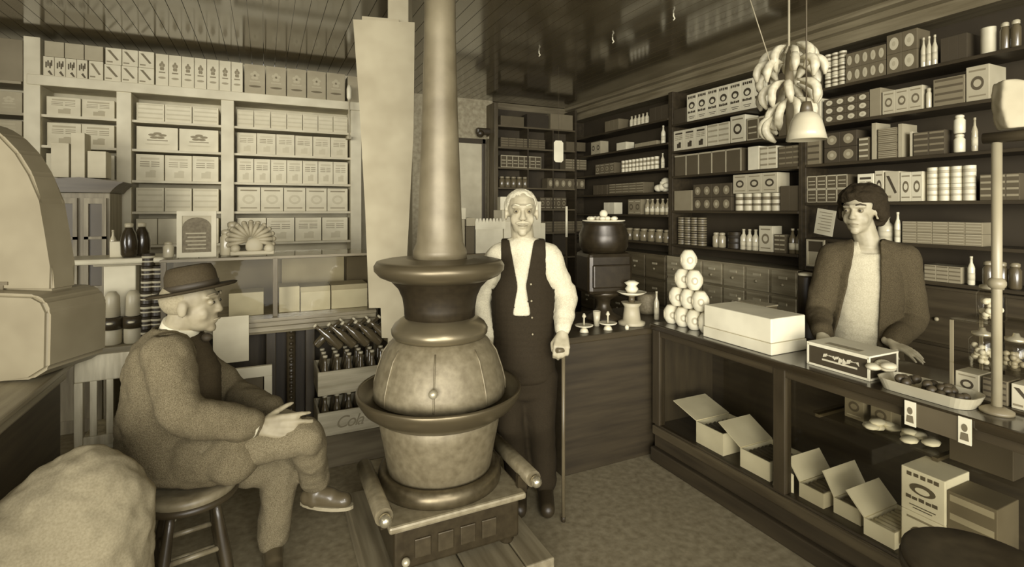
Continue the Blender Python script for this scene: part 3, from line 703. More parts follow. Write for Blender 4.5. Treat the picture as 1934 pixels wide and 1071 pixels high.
q = cp(1240, 560, 3.35); put(bottle_me(.018, .2, .6, .6), (onY(1240, 2.84).x, 2.84, ZK + .001), 0, 'slim pale bottle beside the can pyramid')
q = onY(1184, 2.69); m = MB(); m.lathe([(.012, .001), (.014, .02), (.004, .032)], seg=12); o = m.build('brass_weight', M(.75, .3)); o.location = (q.x, 2.69, ZK); tag(o, 'tiny bright weight on the back counter edge', 'weight')
q = cp(1240, 600, 3.2); m = MB(); m.lathe([(.06, .001), (.075, .03), (.075, .13), (.06, .15)], seg=20); o = m.build('wicker_basket', M(.2, .7, kind='mottle', sc_=3)); q = onY(1222, 3.05); o.location = (q.x, 3.05, ZK); tag(o, 'brown basket between the scale and the can pyramid', 'basket')
# low dark cabinet with pale goods behind the standing man
qa = onY(858, 4.2); qb = onY(1040, 4.2)
t = thing('low_cabinet', 'dark low cabinet behind the standing man carrying white boxes', 'cabinet', (qa.x, 4.2, 0)); wl = qb.x - qa.x
MB().box(0, wl, 0, .4, .0, 1.2, bev=.004).build('body', M(.07, .5, kind='wood'), t); MB().box(-.02, wl + .02, -.02, .42, 1.2, 1.23, bev=.005).build('top', M(.12, .4, kind='woodh'), t)
for i in range(3): MB().box(.02 + i * wl / 3, (i + 1) * wl / 3 - .02, -.012, -.0005, .08, 1.16, bev=.004).build('door', M(.09, .5, kind='wood'), t)
def wbox(px0, px1, z, h, v, lb, Y=4.22, st='plain', rz=0, name='white_box', cat='box'):
    a = onY(px0, Y).x; b_ = onY(px1, Y).x; return put(carton_me(b_ - a, .16, h, v, st, .3), ((a + b_) / 2, Y, z), rz, lb, name=name, cat=cat)
wbox(899, 950, 1.2305, .27, .70, 'large white box left of the head of the standing man')
m = MB(); a = onY(899, 4.2).x; b_ = onY(956, 4.2).x; n = 9
for i in range(n): m.prism([(a + (b_ - a) * i / n, .0), (a + (b_ - a) * (i + 1) / n, 0), (a + (b_ - a) * (i + .75) / n, .035), (a + (b_ - a) * (i + .25) / n, .035)], 4.215, 4.222)
m.box(a, b_, 4.214, 4.223, -.06, .0)
o = m.build('scalloped_paper', M(.74, .8)); o.location = (0, 0, 1.502 + .06 - .06 + .0); tag(o, 'scalloped white paper edging standing on the large white box left of the standing man', 'paper')
wbox(952, 976, 1.2305, .28, .68, 'white upright box just behind the head of the standing man, lowest of three')
wbox(948, 975, 1.511, .10, .6, 'pale flat box behind the head of the standing man, middle of three', rz=.1)
wbox(946, 972, 1.612, .12, .72, 'white tilted box behind the head of the standing man, topmost of three', rz=-.25)
wbox(1004, 1022, 1.2305, .46, .70, 'tall white box right of the head of the standing man')
wbox(1022, 1030, 1.2305, .26, .72, 'narrow white box above the shoulder of the standing man')
for i, (a, b_, h, v) in enumerate(((860, 878, .30, .35), (880, 896, .24, .12))): wbox(a, b_, 1.2305, h, v, ['tan box on the dark low cabinet right of the stove pipe', 'dark box on the low cabinet right of the stove pipe'][i], name='box')
wbox(858, 880, 1.532, .10, .6, 'cream box on top of the tan box right of the stove pipe'); wbox(881, 897, 1.472, .07, .4, 'small tan box on top of the dark box right of the stove pipe', name='box')
# white card and string in the back
t = thing('hanging_card', 'white card with faint print hanging from a string before the back shelves', 'card', tuple(cp(1055, 286, 5.0)))
n = 24
w_, h_ = .052, .105
MB().prism([(-w_, -h_ + .02), (-w_ + .02, -h_), (w_ - .02, -h_), (w_, -h_ + .02), (w_, h_ - .02), (w_ - .02, h_), (-w_ + .02, h_), (-w_, h_ - .02)], -.002, .002).build('card_face', WHITE, t)
MB().tube([(0, 0, h_), (0, 0, CEIL - t.location.z)], .0015, 6).build('string', M(.1, .6), t)
q = cp(1070, 418, 4.6)
t = thing('glass_rod', 'thin bright upright rod behind the shoulder of the standing man', 'rod', (q.x, q.y, 0))
MB().tube([(0, 0, .015), (0, 0, 1.37)], .008, 8).build('lower_rod', M(.05, .5), t); MB().tube([(0, 0, 1.37), (0, 0, 1.645)], .011, 10).build('bright_rod', M(.75, .4), t); MB().lathe([(.12, .0005), (.12, .012), (.02, .02)], seg=20).build('foot', M(.05, .5), t)
# sign cards by the woman
q = onX(1552, XF - .03); o = MB().box(-.004, 0, -.075, .065, 0, .19).build('paper_notice', M(.7, .8)); o.location = (XF - .022, q.y, 1.43); o.rotation_euler = (.16, 0, 0); tag(o, 'tilted white paper notice pinned to the shelf edge left of the woman', 'notice')
m = MB()
for i in range(7): m.box(-.001, 0, -.055, .045 - .02 * (i % 2), .03 + i * .022, .036 + i * .022)
l_ = m.build('print_lines', M(.35, .8), o); l_.location = (-.0042, 0, 0)
q = onX(1543, XF - .03)
t = thing('framed_picture', 'small framed picture with pale lower half left of the woman', 'picture', (XF - .04, q.y, 1.192))
m = MB()
for (a, b_, c, d_) in ((-.07, .07, 0, .012), (-.07, .07, .188, .2), (-.07, -.058, .012, .188), (.058, .07, .012, .188)): m.box(-.012, 0, a, b_, c, d_)
m.build('frame', M(.5, .5), t); MB().box(-.004, 0, -.058, .058, .012, .11).build('picture_lower', M(.42, .7), t); MB().box(-.004, 0, -.058, .058, .11, .188).build('picture_upper', M(.07, .7), t)
# pepper mill / dark canister on counter by the woman
t = thing('dark_canister', 'dark canister with a bright lid left of the woman', 'canister', (3.02, onX(1524, 3.02).y, .0))
MB().lathe([(.07, .001), (.07, .95), (.04, .97)], seg=18).build('stand', M(.05, .5), t); MB().lathe([(.045, .97), (.05, .98), (.05, 1.2), (.045, 1.21)], seg=20).build('canister_body', M(.035, .4), t); MB().lathe([(.05, 1.21), (.05, 1.222), (.02, 1.228)], seg=20).build('lid', M(.6, .35), t)
# ================================================================== BANANAS AND LAMP
bc = cp(1490, 172, 2.80)
t = thing('banana_bunch', 'large hanging stalk of bananas suspended by a cord from the ceiling', 'bananas', tuple(bc))
MB().tube([(0, 0, CEIL - bc.z), (0, 0, .25), (-.03, 0, .2)], .006, 8).build('cord', M(.45, .6), t)
MB().tube([(0, 0, .24), (.0, 0, .1), (.01, .0, -.2), (.0, 0, -.28)], [.012, .022, .02, .01], 10).build('stalk', M(.2, .7), t)
def banana_me(l, r):
    """hangs from its stem at the origin: bows outwards (+x), tip downwards"""
    m = MB(); n = 10; pts = []; rs = []
    for i in range(n + 1):
        u = i / n; a = -.25 + u * 1.35
        pts.append((l * .40 * math.sin(PI * u * .92) + .01, 0, -l * u)); rs.append(r * (.32 if u < .05 else .45 if u < .12 else .75 if u < .22 else .35 if u > .97 else .7 if u > .87 else 1.0))
    m.tube(pts, rs, 6, 0); return m.mesh('banana', [M(.62, .45, kind='mottle', sc_=1)])
bmv = [banana_me(.165, .0225), banana_me(.15, .021)]
k = 0
for tier, (zc, nn, rr, tilt) in enumerate([(.235, 8, .03, -.25), (.15, 9, .045, -.55), (.05, 9, .045, -.4), (-.05, 7, .035, -.15)]):
    for i in range(nn):
        a = 2 * PI * i / nn + tier * .5 + R.uniform(-.2, .2)
        o = link('banana', bmv[k % 2], t); k += 1
        o.location = (rr * math.cos(a), rr * math.sin(a), zc + R.uniform(-.015, .015)); o.rotation_euler = (R.uniform(-.2, .2), tilt + R.uniform(-.25, .2), a)
for (x, z) in ((-.105, -.09), (-.08, -.12), (-.07, -.13)):
    o = link('banana', bmv[1], t); p = RT * x; o.location = (p.x, p.y, z); o.rotation_euler = (.1, .1, R.uniform(0, 3))
lc = cp(1523, 240, 2.46)
t = thing('pendant_lamp', 'pendant lamp with a pale ribbed glass shade below the bananas', 'lamp', tuple(lc))
MB().tube([(0, 0, CEIL - lc.z), (0.0, 0, .1)], .004, 6).build('cord', M(.1, .6), t)
MB().lathe([(.02, .12), (.025, .1), (.03, .07), (.02, .065)], seg=16).build('socket', M(.1, .4), t)
m = MB(); pr = [(.03, .072), (.05, .06), (.066, .03), (.078, -.02), (.088, -.062), (.085, -.062), (.074, -.02), (.062, .026), (.046, .054), (.028, .066)]
m.lathe(pr, seg=32); m.build('lamp_shade', M(.55, .3, coat=.5), t)
MB().ball((0, 0, .0), .028, seg=14, sz=1.2).build('bulb', M(.8, .2), t)
t = thing('guy_cord', 'thin cord running slantwise from the ceiling to the banana cord', 'cord', (0, 0, 0))
a_ = cp(1395, 5, 2.9); a_.z = CEIL - .001; b2 = cp(1456, 122, 2.72); MB().tube([a_, b2], .003, 6).build('line', M(.35, .6), t)
# small bright hooks on ceiling
for (px, py, lb) in ((1018, 96, 'small bright ceiling hook above the standing man'), (1157, 70, 'small bright ceiling hook nearer the right wall'), (1272, 25, 'small bright ceiling hook, highest in the view')):
    d = 1.38 * FPX / (HY - py); q = ray(px) * d
    m = MB(); m.tube([(0, 0, 0), (0, 0, -.02), (.012, 0, -.035), (.0, 0, -.048)], .005, 8); o = m.build('ceiling_hook', M(.75, .3)); o.location = (q.x, q.y, CEIL); tag(o, lb, 'hook', 'bright hooks in the dark ceiling')
# ================================================================== STOVE
SX, SY = .76, 2.39
t = thing('potbelly_stove', 'large cast-iron potbelly stove with a wide rim standing on a wooden board', 'stove', (SX, SY, .10))
Z0 = .10
def Lz(prof): return [(r, z - Z0) for r, z in prof]
IR = M(.2, .5, .25, 'iron', bump=.15); IRD = M(.055, .32, .4, 'iron'); NK = M(.28, .25, .75, 'plain')
MB().box(-.285, .285, -.285, .285, .03, .205, bev=.012).build('ash_box', IRD, t)
m = MB()
for k in range(4): m.box(-.2 + k * .1, -.13 + k * .1, -.292, -.284, .07, .15, bev=.004)
m.build('ash_door_relief', M(.075, .4, .4, 'iron'), t)
MB().ball((-.24, -.30, .075), .018, seg=12).build('latch_knob', M(.5, .3, .4), t)
MB().box(-.31, .31, -.31, .31, .205, .235, bev=.01).build('base_plate', M(.28, .4, .2, 'iron'), t)
for sx in (-1, 1):
    for sy in (-1, 1): MB().lathe([(.03, .0005), (.035, .01), (.025, .03), (.03, .035)], cx=sx * .24, cy=sy * .24, seg=14).build('foot', IRD, t)
m = MB(); m.lathe(Lz([(.26, .33), (.29, .335), (.295, .36), (.285, .40), (.265, .41), (.25, .40)]), seg=56); m.build('ash_collar', M(.12, .3, .6, 'iron'), t)
m = MB(); m.lathe(Lz([(.235, .385), (.245, .40), (.262, .50), (.282, .60), (.290, .665), (.275, .68)]), seg=56); m.build('fire_pot', M(.19, .48, .3, 'iron', bump=.1), t)
m = MB(); m.lathe(Lz([(.27, .655), (.305, .66), (.36, .70), (.388, .745), (.392, .765), (.386, .775), (.374, .77), (.345, .745), (.31, .735), (.27, .74)]), seg=64); m.build('foot_flange', M(.13, .30, .6, 'plain'), t)
m = MB(); m.lathe(Lz([(.29, .735), (.312, .745), (.310, .80), (.295, .86), (.268, .94), (.235, .99), (.205, 1.015), (.18, 1.02)]), seg=56)
for k in range(8):
    a = 2 * PI * (k + .5) / 8
    pts = [(r * math.cos(a), r * math.sin(a), z - Z0) for r, z in ((.314, .755), (.312, .80), (.297, .86), (.270, .94), (.238, .985))]
    m.tube(pts, .004, 6)
bd = m.build('belly', M(.21, .5, .25, 'iron', bump=.12), t)
dcam = Vector((-SX, -SY, 0)).normalized()
MB().ball((dcam.x * .318 - .03, dcam.y * .318, .845 - Z0), .02, seg=14).build('door_knob', M(.5, .35, .5), t)
m = MB(); m.lathe(Lz([(.17, 1.01), (.215, 1.012), (.228, 1.03), (.230, 1.05), (.215, 1.075), (.19, 1.095), (.165, 1.11), (.15, 1.11)]), seg=56); m.build('neck_ring', M(.2, .30, .6, 'plain'), t)
m = MB(); m.lathe(Lz([(.15, 1.10), (.168, 1.105), (.170, 1.15), (.178, 1.20), (.198, 1.245), (.235, 1.285), (.25, 1.295)]), seg=56); m.build('throat', M(.035, .42, .3, 'iron'), t)
m = MB(); m.lathe(Lz([(.20, 1.28), (.24, 1.285), (.285, 1.305), (.308, 1.33), (.310, 1.352), (.298, 1.372), (.27, 1.378), (.20, 1.375), (.16, 1.385)]), seg=64); m.build('top_rim', M(.13, .33, .5, 'plain'), t)
m = MB(); m.lathe(Lz([(.13, 1.38), (.128, 1.42), (.112, 1.46), (.105, 1.55), (.098, 1.75), (.085, 2.1), (.076, 2.45), (.072, 2.99)]), seg=40); m.build('stove_pipe', M(.20, .45, .2, 'mottle', sc_=.3), t)
for sx in (-1, 1):
    f = MB().tube([(sx * .335, -.33, .30), (sx * .335, .12, .30)], .036, 16).build('foot_rail', M(.24, .4, .5, 'iron'), t)
    MB().ball((sx * .335, -.355, .30), .026, seg=14).build('rail_knob', M(.6, .2, .8), f)
    for yy in (-.25, .05): MB().box(min(sx * .29, sx * .335), max(sx * .29, sx * .335), yy - .012, yy + .012, .21, .29).build('rail_bracket', IRD, f)
t = thing('hearth_board', 'light wooden hearth board under the potbelly stove', 'board', (SX, SY + .02, 0))
for (a, b_) in ((-.38, -.24), (-.235, .0), (.005, .24), (.245, .38)): MB().box(a, b_, -.46, .46, .001, .1, bev=.006).build('plank', M(.22, .6, kind='woody', bump=.2), t)
# ================================================================== POST WITH POSTER BOARD
pc = cp(756, 395, 3.12)
t = thing('white_post', 'white square timber post rising to the ceiling behind the stove pipe', 'post', (pc.x, pc.y, 0), -.45)
MB().box(-.062, .062, -.062, .062, .001, CEIL - .002, bev=.006).build('shaft', M(.37, .7), t)
fz = lambda y: H - (y - HY) / FPX * 3.0
def X3(px): return (px - 756) / FPX * 3.03
t = thing('poster_board', 'large pale blank sheet fixed to the white post', 'sheet', (pc.x, pc.y, 0), -math.atan2(FW.x, FW.y))
m = MB(); m.prism([(X3(674), fz(34)), (X3(790), fz(40)), (X3(788), fz(250)), (X3(776), fz(480)), (X3(776), fz(640)), (X3(728), fz(640)), (X3(726), fz(583)), (X3(704), fz(583)), (X3(697), fz(400)), (X3(686), fz(200))], -.10, -.094)
m.build('front_sheet', M(.35, .8), t)
m = MB(); m.prism([(X3(690), fz(27)), (X3(738), fz(31)), (X3(760), fz(33)), (X3(760), fz(300)), (X3(690), fz(300))], -.092, -.088); m.build('rear_sheet', M(.33, .8), t)
# ================================================================== LEFT: TALL PAINTED CABINET
YF = 5.2
LP = M(.60, .6)
xs = [onY(p, YF).x for p in (-150, 62, 235, 430, 672)]
t = thing('painted_wall_cabinet', 'long cream-painted wall shelving filling the left wall behind the glass showcase', 'shelves', (0, YF, 0))
MB().box(xs[0], xs[4] + .04, .28, .3, 0, 2.62).build('back_board', M(.56, .7), t)
MB().box(xs[1] - .03, xs[4] + .06, -.03, .3, 2.58, 2.66, bev=.006).build('cornice', LP, t)
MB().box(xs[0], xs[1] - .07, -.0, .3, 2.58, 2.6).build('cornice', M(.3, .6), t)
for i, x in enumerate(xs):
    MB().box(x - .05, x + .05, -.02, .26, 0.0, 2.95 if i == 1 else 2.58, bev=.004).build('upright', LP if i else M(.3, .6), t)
LZ = [.35, .75, 1.05, 1.32, 1.60, 1.86, 2.12, 2.36]
for i in range(4):
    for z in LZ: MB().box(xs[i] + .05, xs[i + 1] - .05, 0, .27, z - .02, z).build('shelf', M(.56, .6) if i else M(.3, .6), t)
# goods on it
LR = ['lowest', 'second', 'third', 'fourth', 'fifth', 'sixth', 'seventh', 'topmost']
BAY = ['far left', 'narrow left', 'second', 'wide right']
for bi in range(4):
    a, b_ = xs[bi] + .07, xs[bi + 1] - .07
    for zi, z in enumerate(LZ):
        if zi < 3: continue
        n = max(2, int((b_ - a) / R.uniform(.13, .22)))
        hh = (LZ + [2.56])[zi + 1] - z - .03
        wd = (b_ - a) / n
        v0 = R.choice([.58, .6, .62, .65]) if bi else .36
        st = R.choice(['emblem', 'text', 'stripe', 'plain', 'flower'])
        h1 = hh * R.uniform(.86, .98)
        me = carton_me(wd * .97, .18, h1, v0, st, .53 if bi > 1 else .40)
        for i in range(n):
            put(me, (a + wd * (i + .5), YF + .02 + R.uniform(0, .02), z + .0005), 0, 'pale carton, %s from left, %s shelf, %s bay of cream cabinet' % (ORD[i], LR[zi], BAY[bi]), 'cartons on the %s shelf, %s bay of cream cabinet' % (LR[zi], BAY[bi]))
# boxes standing on top of the cabinet
TZ = 2.6605
def toprow(px0, px1, n, me_f, desc, z=TZ, y=YF - .01):
    a = onY(px0, YF).x; b_ = onY(px1, YF).x; wd = (b_ - a) / n; me = me_f(wd * .96)
    for i in range(n): put(me, (a + wd * (i + .5), y, z), 0, desc + (', ' + ORD[i] + ' from left,' if n > 1 else '') + ' on top of the cream cabinet', desc + 's on top of the cream cabinet')
toprow(82, 166, 4, ctn(.15, .15, .60, 'blocks', .10), 'low white carton with black blocks')
toprow(84, 196, 3, ctn(.12, .15, .40, 'plain'), 'plain tan carton in the upper tier', z=TZ + .152)
toprow(168, 196, 1, ctn(.15, .15, .62, 'diag', .2), 'low white carton with one slanted stripe')
toprow(197, 292, 3, ctn(.135, .15, .64, 'diag', .18), 'white carton with slanted stripe, lower tier')
toprow(199, 292, 3, ctn(.135, .15, .64, 'diag', .18), 'white carton with slanted stripe, upper tier', z=TZ + .1365)
toprow(294, 459, 7, ctn(.265, .15, .64, 'flower', .35), 'tall white carton with faint print')
toprow(461, 652, 5, ctn(.262, .15, .36, 'flower', .15), 'tall tan carton with pale flower emblem')
toprow(656, 684, 1, ctn(.25, .15, .34), 'plain tan carton at the right end')
m = MB(); m.box(xs[0], xs[1] - .06, YF - .0, YF + .02, 2.6, 2.92, bev=.003)
tag(m.build('cardboard_panel', M(.22, .7)), 'brown cardboard panel on top of the far left bay', 'panel')
q = onY(660, YF - .12)
t = thing('bracket_lamp', 'thin upright rod with a pale tip rising at the right end of the cream cabinet', 'lamp', (q.x, YF - .1, 2.3))
MB().tube([(0, 0, 0), (0, 0, .36)], .008, 8).build('rod', M(.5, .4), t); MB().lathe([(.01, .36), (.022, .38), (.024, .46), (.015, .5)], seg=14).build('pale_tip', M(.72, .4), t)
MB().box(-.02, .02, 0, .085, -.01, .02).build('bracket', M(.4, .5), t)
# ================================================================== LEFT SHOWCASE COUNTER
YS = 3.68; sx0 = onY(303, YS).x; sx1 = onY(706, YS).x
t = thing('glass_showcase', 'glass-sided showcase on a dark moulded counter behind the seated man', 'showcase', (0, YS, 0))
CTZ = .93
m = MB(); pr = [(0, CTZ - .105), (-.035, CTZ - .105), (-.045, CTZ - .09), (-.06, CTZ - .085), (-.06, CTZ - .06), (-.075, CTZ - .05), (-.075, CTZ - .025), (-.09, CTZ - .018), (-.09, CTZ), (.55, CTZ), (.55, CTZ - .105)]
T = Matrix.Translation((0, 0, 0)) @ Matrix(((0, 1, 0, 0), (1, 0, 0, 0), (0, 0, 1, 0), (0, 0, 0, 1)))
m.prism(pr, sx0, sx1, mat=T); m.build('moulded_top', M(.30, .35, kind='woodh', coat=.4), t)
MB().box(sx0, sx1, .30, .34, .0, CTZ - .106).build('rear_panel', M(.06, .6, kind='wood'), t)
for px in (312, 512, 588, 702):
    x = onY(px, YS).x; MB().box(x - .03, x + .03, .09, .16, .0, CTZ - .106, bev=.004).build('leg', M(.06, .4, kind='wood'), t)
x = onY(551, YS).x
m = MB(); m.tube([(x, .10, .0), (x, .10, CTZ - .107)], .03, 10); 
for k in range(20): m.ball((x, .07, .04 + k * .04), .014, seg=8)
m.build('turned_column', M(.07, .35, kind='wood'), t)
MB().box(onY(512, YS).x, onY(590, YS).x, .17, .19, 0, CTZ - .107).build('dark_panel', M(.035, .6, kind='wood'), t)  # dark sheet stands in for the shade inside the open bay
GT = 1.305
MB().box(sx0, sx1, -.02, -.015, CTZ, GT).build('front_glass', glass_mat(), t)
MB().box(sx0 - .004, sx1, -.024, .5, GT, GT + .008).build('top_glass', glass_mat(), t)
for px in (309, 520, 700):
    x = onY(px, YS - .02).x; MB().box(x - .014, x + .014, -.03, -.004, CTZ, GT, bev=.002).build('post', M(.18, .5, kind='wood'), t)
MB().box(sx0, sx1, -.028, -.012, GT - .004, GT + .012).build('top_rail', M(.22, .5), t)
MB().box(sx0, sx1, .48, .5, CTZ, GT).build('rear_wall', M(.22, .6), t)
def Ybox(name, px0, px1, Y, z, h, d, v, st, lb, cat='box', ink=.25):
    a = onY(px0, Y).x; b_ = onY(px1, Y).x
    return put(carton_me(b_ - a, d, h, v, st, ink), ((a + b_) / 2, Y, z), 0, lb, name=name, cat=cat)
Ybox('white_box', 432, 498, YS + .06, CTZ + .001, .15, .2, .62, 'plain', 'wide white box left of the post inside the glass showcase')
Ybox('white_box', 527, 566, YS + .08, CTZ + .001, .17, .2, .66, 'plain', 'square white box just right of the showcase post')
for i, (a, b_) in enumerate(((568, 624), (626, 694))):
    o = Ybox('white_box', a, b_, YS + .06, CTZ + .001, .13, .2, .68, 'plain', ['shallow white lidded box, left of the pair in the glass showcase', 'shallow white lidded box at the right end of the glass showcase'][i])
    o2 = MB().box(-(onY(b_, YS).x - onY(a, YS).x) / 2 - .004, (onY(b_, YS).x - onY(a, YS).x) / 2 + .0, -.006, .206, .13, .165, bev=.002).build('lid', M(.55 - .1 * i, .7), o)
Ybox('tan_backing', 532, 650, YS + .40, CTZ + .001, .33, .03, .38, 'plain', 'tan board standing at the rear of the glass showcase', 'board')
Ybox('dark_box', 655, 698, YS + .34, CTZ + .001, .33, .05, .10, 'plain', 'dark upright board at the rear right of the glass showcase', 'board')
# things standing on the showcase
GZ = GT + .0125
t = thing('framed_print', 'arched brown print in a white frame on the glass showcase', 'picture', (onY(372, YS + .12).x, YS + .12, GZ), 0)
wfr = (onY(411, YS).x - onY(334, YS).x) / 2
m = MB(); 
for (a, b_, c, d_) in ((-wfr, wfr, 0, .03), (-wfr, wfr, .26, .29), (-wfr, -wfr + .028, .03, .26), (wfr - .028, wfr, .03, .26)): m.box(a, b_, -.012, .012, c, d_)
m.build('frame', M(.62, .6), t)
pts = [(-wfr + .03, .03), (wfr - .03, .03), (wfr - .03, .19)] + [((wfr - .03) * math.cos(i * PI / 10), .19 + .06 * math.sin(i * PI / 10)) for i in range(1, 10)] + [(-wfr + .03, .19)]
MB().prism(pts, -.006, .0).build('print', M(.17, .7, kind='mottle', sc_=3), t); MB().box(-wfr + .01, wfr - .01, .001, .008, .01, .28).build('mount', M(.5, .7), t)
m = MB()
for i in range(5): m.box(-.06 + .01 * (i % 2), .05, -.0075, -.006, .05 + i * .024, .058 + i * .024)
m.build('print_lines', M(.42, .7), t)
# shell fan ornament
t = thing('fan_ornament', 'tan scalloped fan-shaped ornament standing on the glass showcase', 'ornament', (onY(474, YS + .12).x, YS + .12, GZ), 0)
m = MB()
for i in range(13):
    a = math.radians(-15 + i * 210 / 12); c, s_ = math.cos(a), math.sin(a)
    L1 = .135; p0_ = (.0, 0, .10); p1_ = (L1 * c, 0, .10 + L1 * s_ * .85)
    m.tube([(.02 * c, 0, .10 + .02 * s_), ((.075) * c, -.008, .10 + .075 * s_ * .9), p1_], [.005, .013, .017], 8); m.ball(p1_, .017, seg=8)
m.build('fan_ribs', M(.34, .6), t)
m = MB(); m.box(-.12, .14, -.03, .03, .001, .03, bev=.008); m.ball((.02, 0, .06), .055, sy=.4, seg=14); m.ball((.11, -.01, .04), .035, sy=.8, seg=12); m.ball((-.09, -.01, .045), .03, seg=12)
m.build('fan_base', M(.42, .6), t)
for i, (px, h, v) in enumerate([(318, .10, .5), (427, .17, .45), (438, .22, .55)]): put(jar_me(.03 + .005 * i, h, v, .4), (onY(px, YS + .15).x, YS + .15 + .08 * (i == 2), GZ), 0, ['small pale jar left of the framed print on the glass showcase', 'pale jar between framed print and fan ornament', 'taller pale jar behind, between framed print and fan ornament'][i])
# poster card hanging + white framed stand beside seated man
Ybox('white_card', 402, 470, YS - .13, .72, .28, .004, .62, 'plain', 'plain white card hanging below the counter edge beside the face of the seated man', 'card').location.z = .69
t = thing('white_frame_stand', 'white angled wooden frame standing behind the knee of the seated man', 'frame', (0, 3.5, 0))
xa = onY(432, 3.5).x; xb = onY(514, 3.5).x
MB().box(xa, xb, -.015, .015, .60, .665, bev=.003).build('top_bar', M(.70, .6), t); MB().box(xb - .045, xb, -.015, .015, .0, .60, bev=.003).build('leg', M(.70, .6), t); MB().box(xa - .2, xa - .155, -.015, .015, .0, .60, bev=.003).build('leg', M(.70, .6), t)
MB().box(xa - .2, xa, -.015, .015, .60, .665, bev=.003).build('top_bar', M(.70, .6), t); MB().box(xa, xb - .05, .016, .03, .1, .60).build('infill', M(.13, .7), t)
# ------------------------------------------------------------------ crates with bottles
cx0 = onY(596, 3.56).x; cw = .46; cd = .30
def crate(z, h, v, lb, writing=None, slat=True):
    t = thing('bottle_crate', lb, 'crate', (cx0, 3.40, z), group='wooden bottle crates stacked under the counter')
    MB().box(.004, cw - .004, .004, cd - .004, .001, .012).build('bottom', M(v * .9, .7, kind='woodh'), t)
    MB().box(0, cw, 0, .012, .001, h, bev=.002).build('front_panel', M(v, .7, kind='woodh'), t); MB().box(0, cw, cd - .012, cd, .001, h, bev=.002).build('rear_panel', M(v, .7, kind='woodh'), t)
    for x in (0, cw - .012): MB().box(x, x + .012, .0125, cd - .0125, .001, h, bev=.002).build('end_panel', M(v * .9, .7, kind='woody'), t)
    if writing:
        cu = bpy.data.curves.new('lettering', 'FONT'); cu.body = writing; cu.size = .105; cu.extrude = .0006; cu.shear = .35; cu.space_character = .85
        o = bpy.data.objects.new('lettering_tmp', cu); sc.collection.objects.link(o); dg = bpy.context.evaluated_depsgraph_get(); me = bpy.data.meshes.new_from_object(o.evaluated_get(dg)); bpy.data.objects.remove(o)
        me.transform(Matrix.Translation((.10, -.0015, h * .28)) @ Matrix.Rotation(PI / 2, 4, 'X')); me.materials.clear(); me.materials.append(M(.30, .8)); link('painted_lettering', me, t)
    return t
crate(.0, .20, .15, 'dark bottom wooden bottle crate with worn print, lowest of the stack')
crate(.2005, .15, .52, 'pale wooden bottle crate with cursive lettering, middle of the stack', 'Colaa'[:4])
crate(.455, .15, .46, 'plain pale wooden bottle crate, topmost of the stack')
def soda():
    m = MB(); m.lathe([(.026, 0.001), (.029, .01), (.029, .10), (.024, .13), (.013, .175), (.012, .215)], seg=14); m.lathe([(.015, .213), (.015, .225), (.01, .227)], seg=12, mi=1)
    return m.mesh('soda_bottle', [M(.10, .12, coat=1), M(.6, .4)])
sm = soda(); 
for r_ in range(2):
    for c in range(6):
        o = link('soda_bottle', sm); o.location = (cx0 + .048 + c * .073, 3.40 + .065 + r_ * .14, .2135)
        tag(o, 'dark soda bottle, %s from left, %s row of the middle crate' % (ORD[c], ['front', 'rear'][r_]), 'bottle', 'soda bottles in the middle crate')
for r_ in range(3):
    for c in range(6):
        o = link('soda_bottle', sm); o.location = (cx0 + .048 + c * .073, 3.40 + .055 + r_ * .09, .468)
        tag(o, 'dark soda bottle, %s from left, %s row of the top crate' % (ORD[c], ['front', 'middle', 'rear'][r_]), 'bottle', 'soda bottles standing in the top crate')
for lay in range(2):
    for c in range(5):
        o = link('soda_bottle', sm); sg = 1 if lay else -1
        o.location = (cx0 + .07 + c * .083 + (.0 if lay else .075) - (.07 if lay else 0), 3.40 + .06 + .10 * lay, .735); o.rotation_euler = (0, sg * .80, 0)
        tag(o, 'slanting dark soda bottle, %s from left, %s row laid over the top crate' % (ORD[c], ['front', 'rear'][lay]), 'bottle', 'soda bottles laid slanting over the top crate')
# ------------------------------------------------------------------ table group far left-centre
YT = 3.98
ta = onY(150, YT).x; tb = onY(276, YT).x
t = thing('side_table', 'plain low table behind the white chair carrying the pale canisters', 'table', ((ta + tb) / 2, YT + .2, 0))
hw = (tb - ta) / 2 + .02
MB().box(-hw, hw, -.28, .2, .74, .775, bev=.004).build('tabletop', M(.34, .6, kind='woodh'), t)
for sx in (-1, 1):
    for yy in (-.25, .17): MB().box(sx * (hw - .03) - .02, sx * (hw - .03) + .02, yy - .02, yy + .02, 0, .74).build('leg', M(.3, .6, kind='wood'), t)
for i, px in enumerate((170, 212, 252)):
    x = onY(px, YT).x; t = thing('pale_canister', 'tall pale canister with a dark band, %s of three on the side table' % ['leftmost', 'middle', 'rightmost'][i], 'canister', (x, YT, .7755), group='banded canisters on the side table')
    MB().lathe([(.045, .001), (.05, .01), (.05, .09), (.045, .095)], seg=22).build('canister_body', M(.55, .5), t)
    MB().lathe([(.04, .095), (.056, .10), (.056, .165), (.04, .17)], seg=22).build('dark_band', M(.05, .35), t)
    MB().lathe([(.03, .17), (.042, .175), (.038, .30), (.02, .33)], seg=22).build('upper_body', M(.5, .4), t)
    MB().ball((0, -.057, .14), .014, sz=.6, sx=1.4, seg=10).build('bright_catch', M(.8, .3), t)
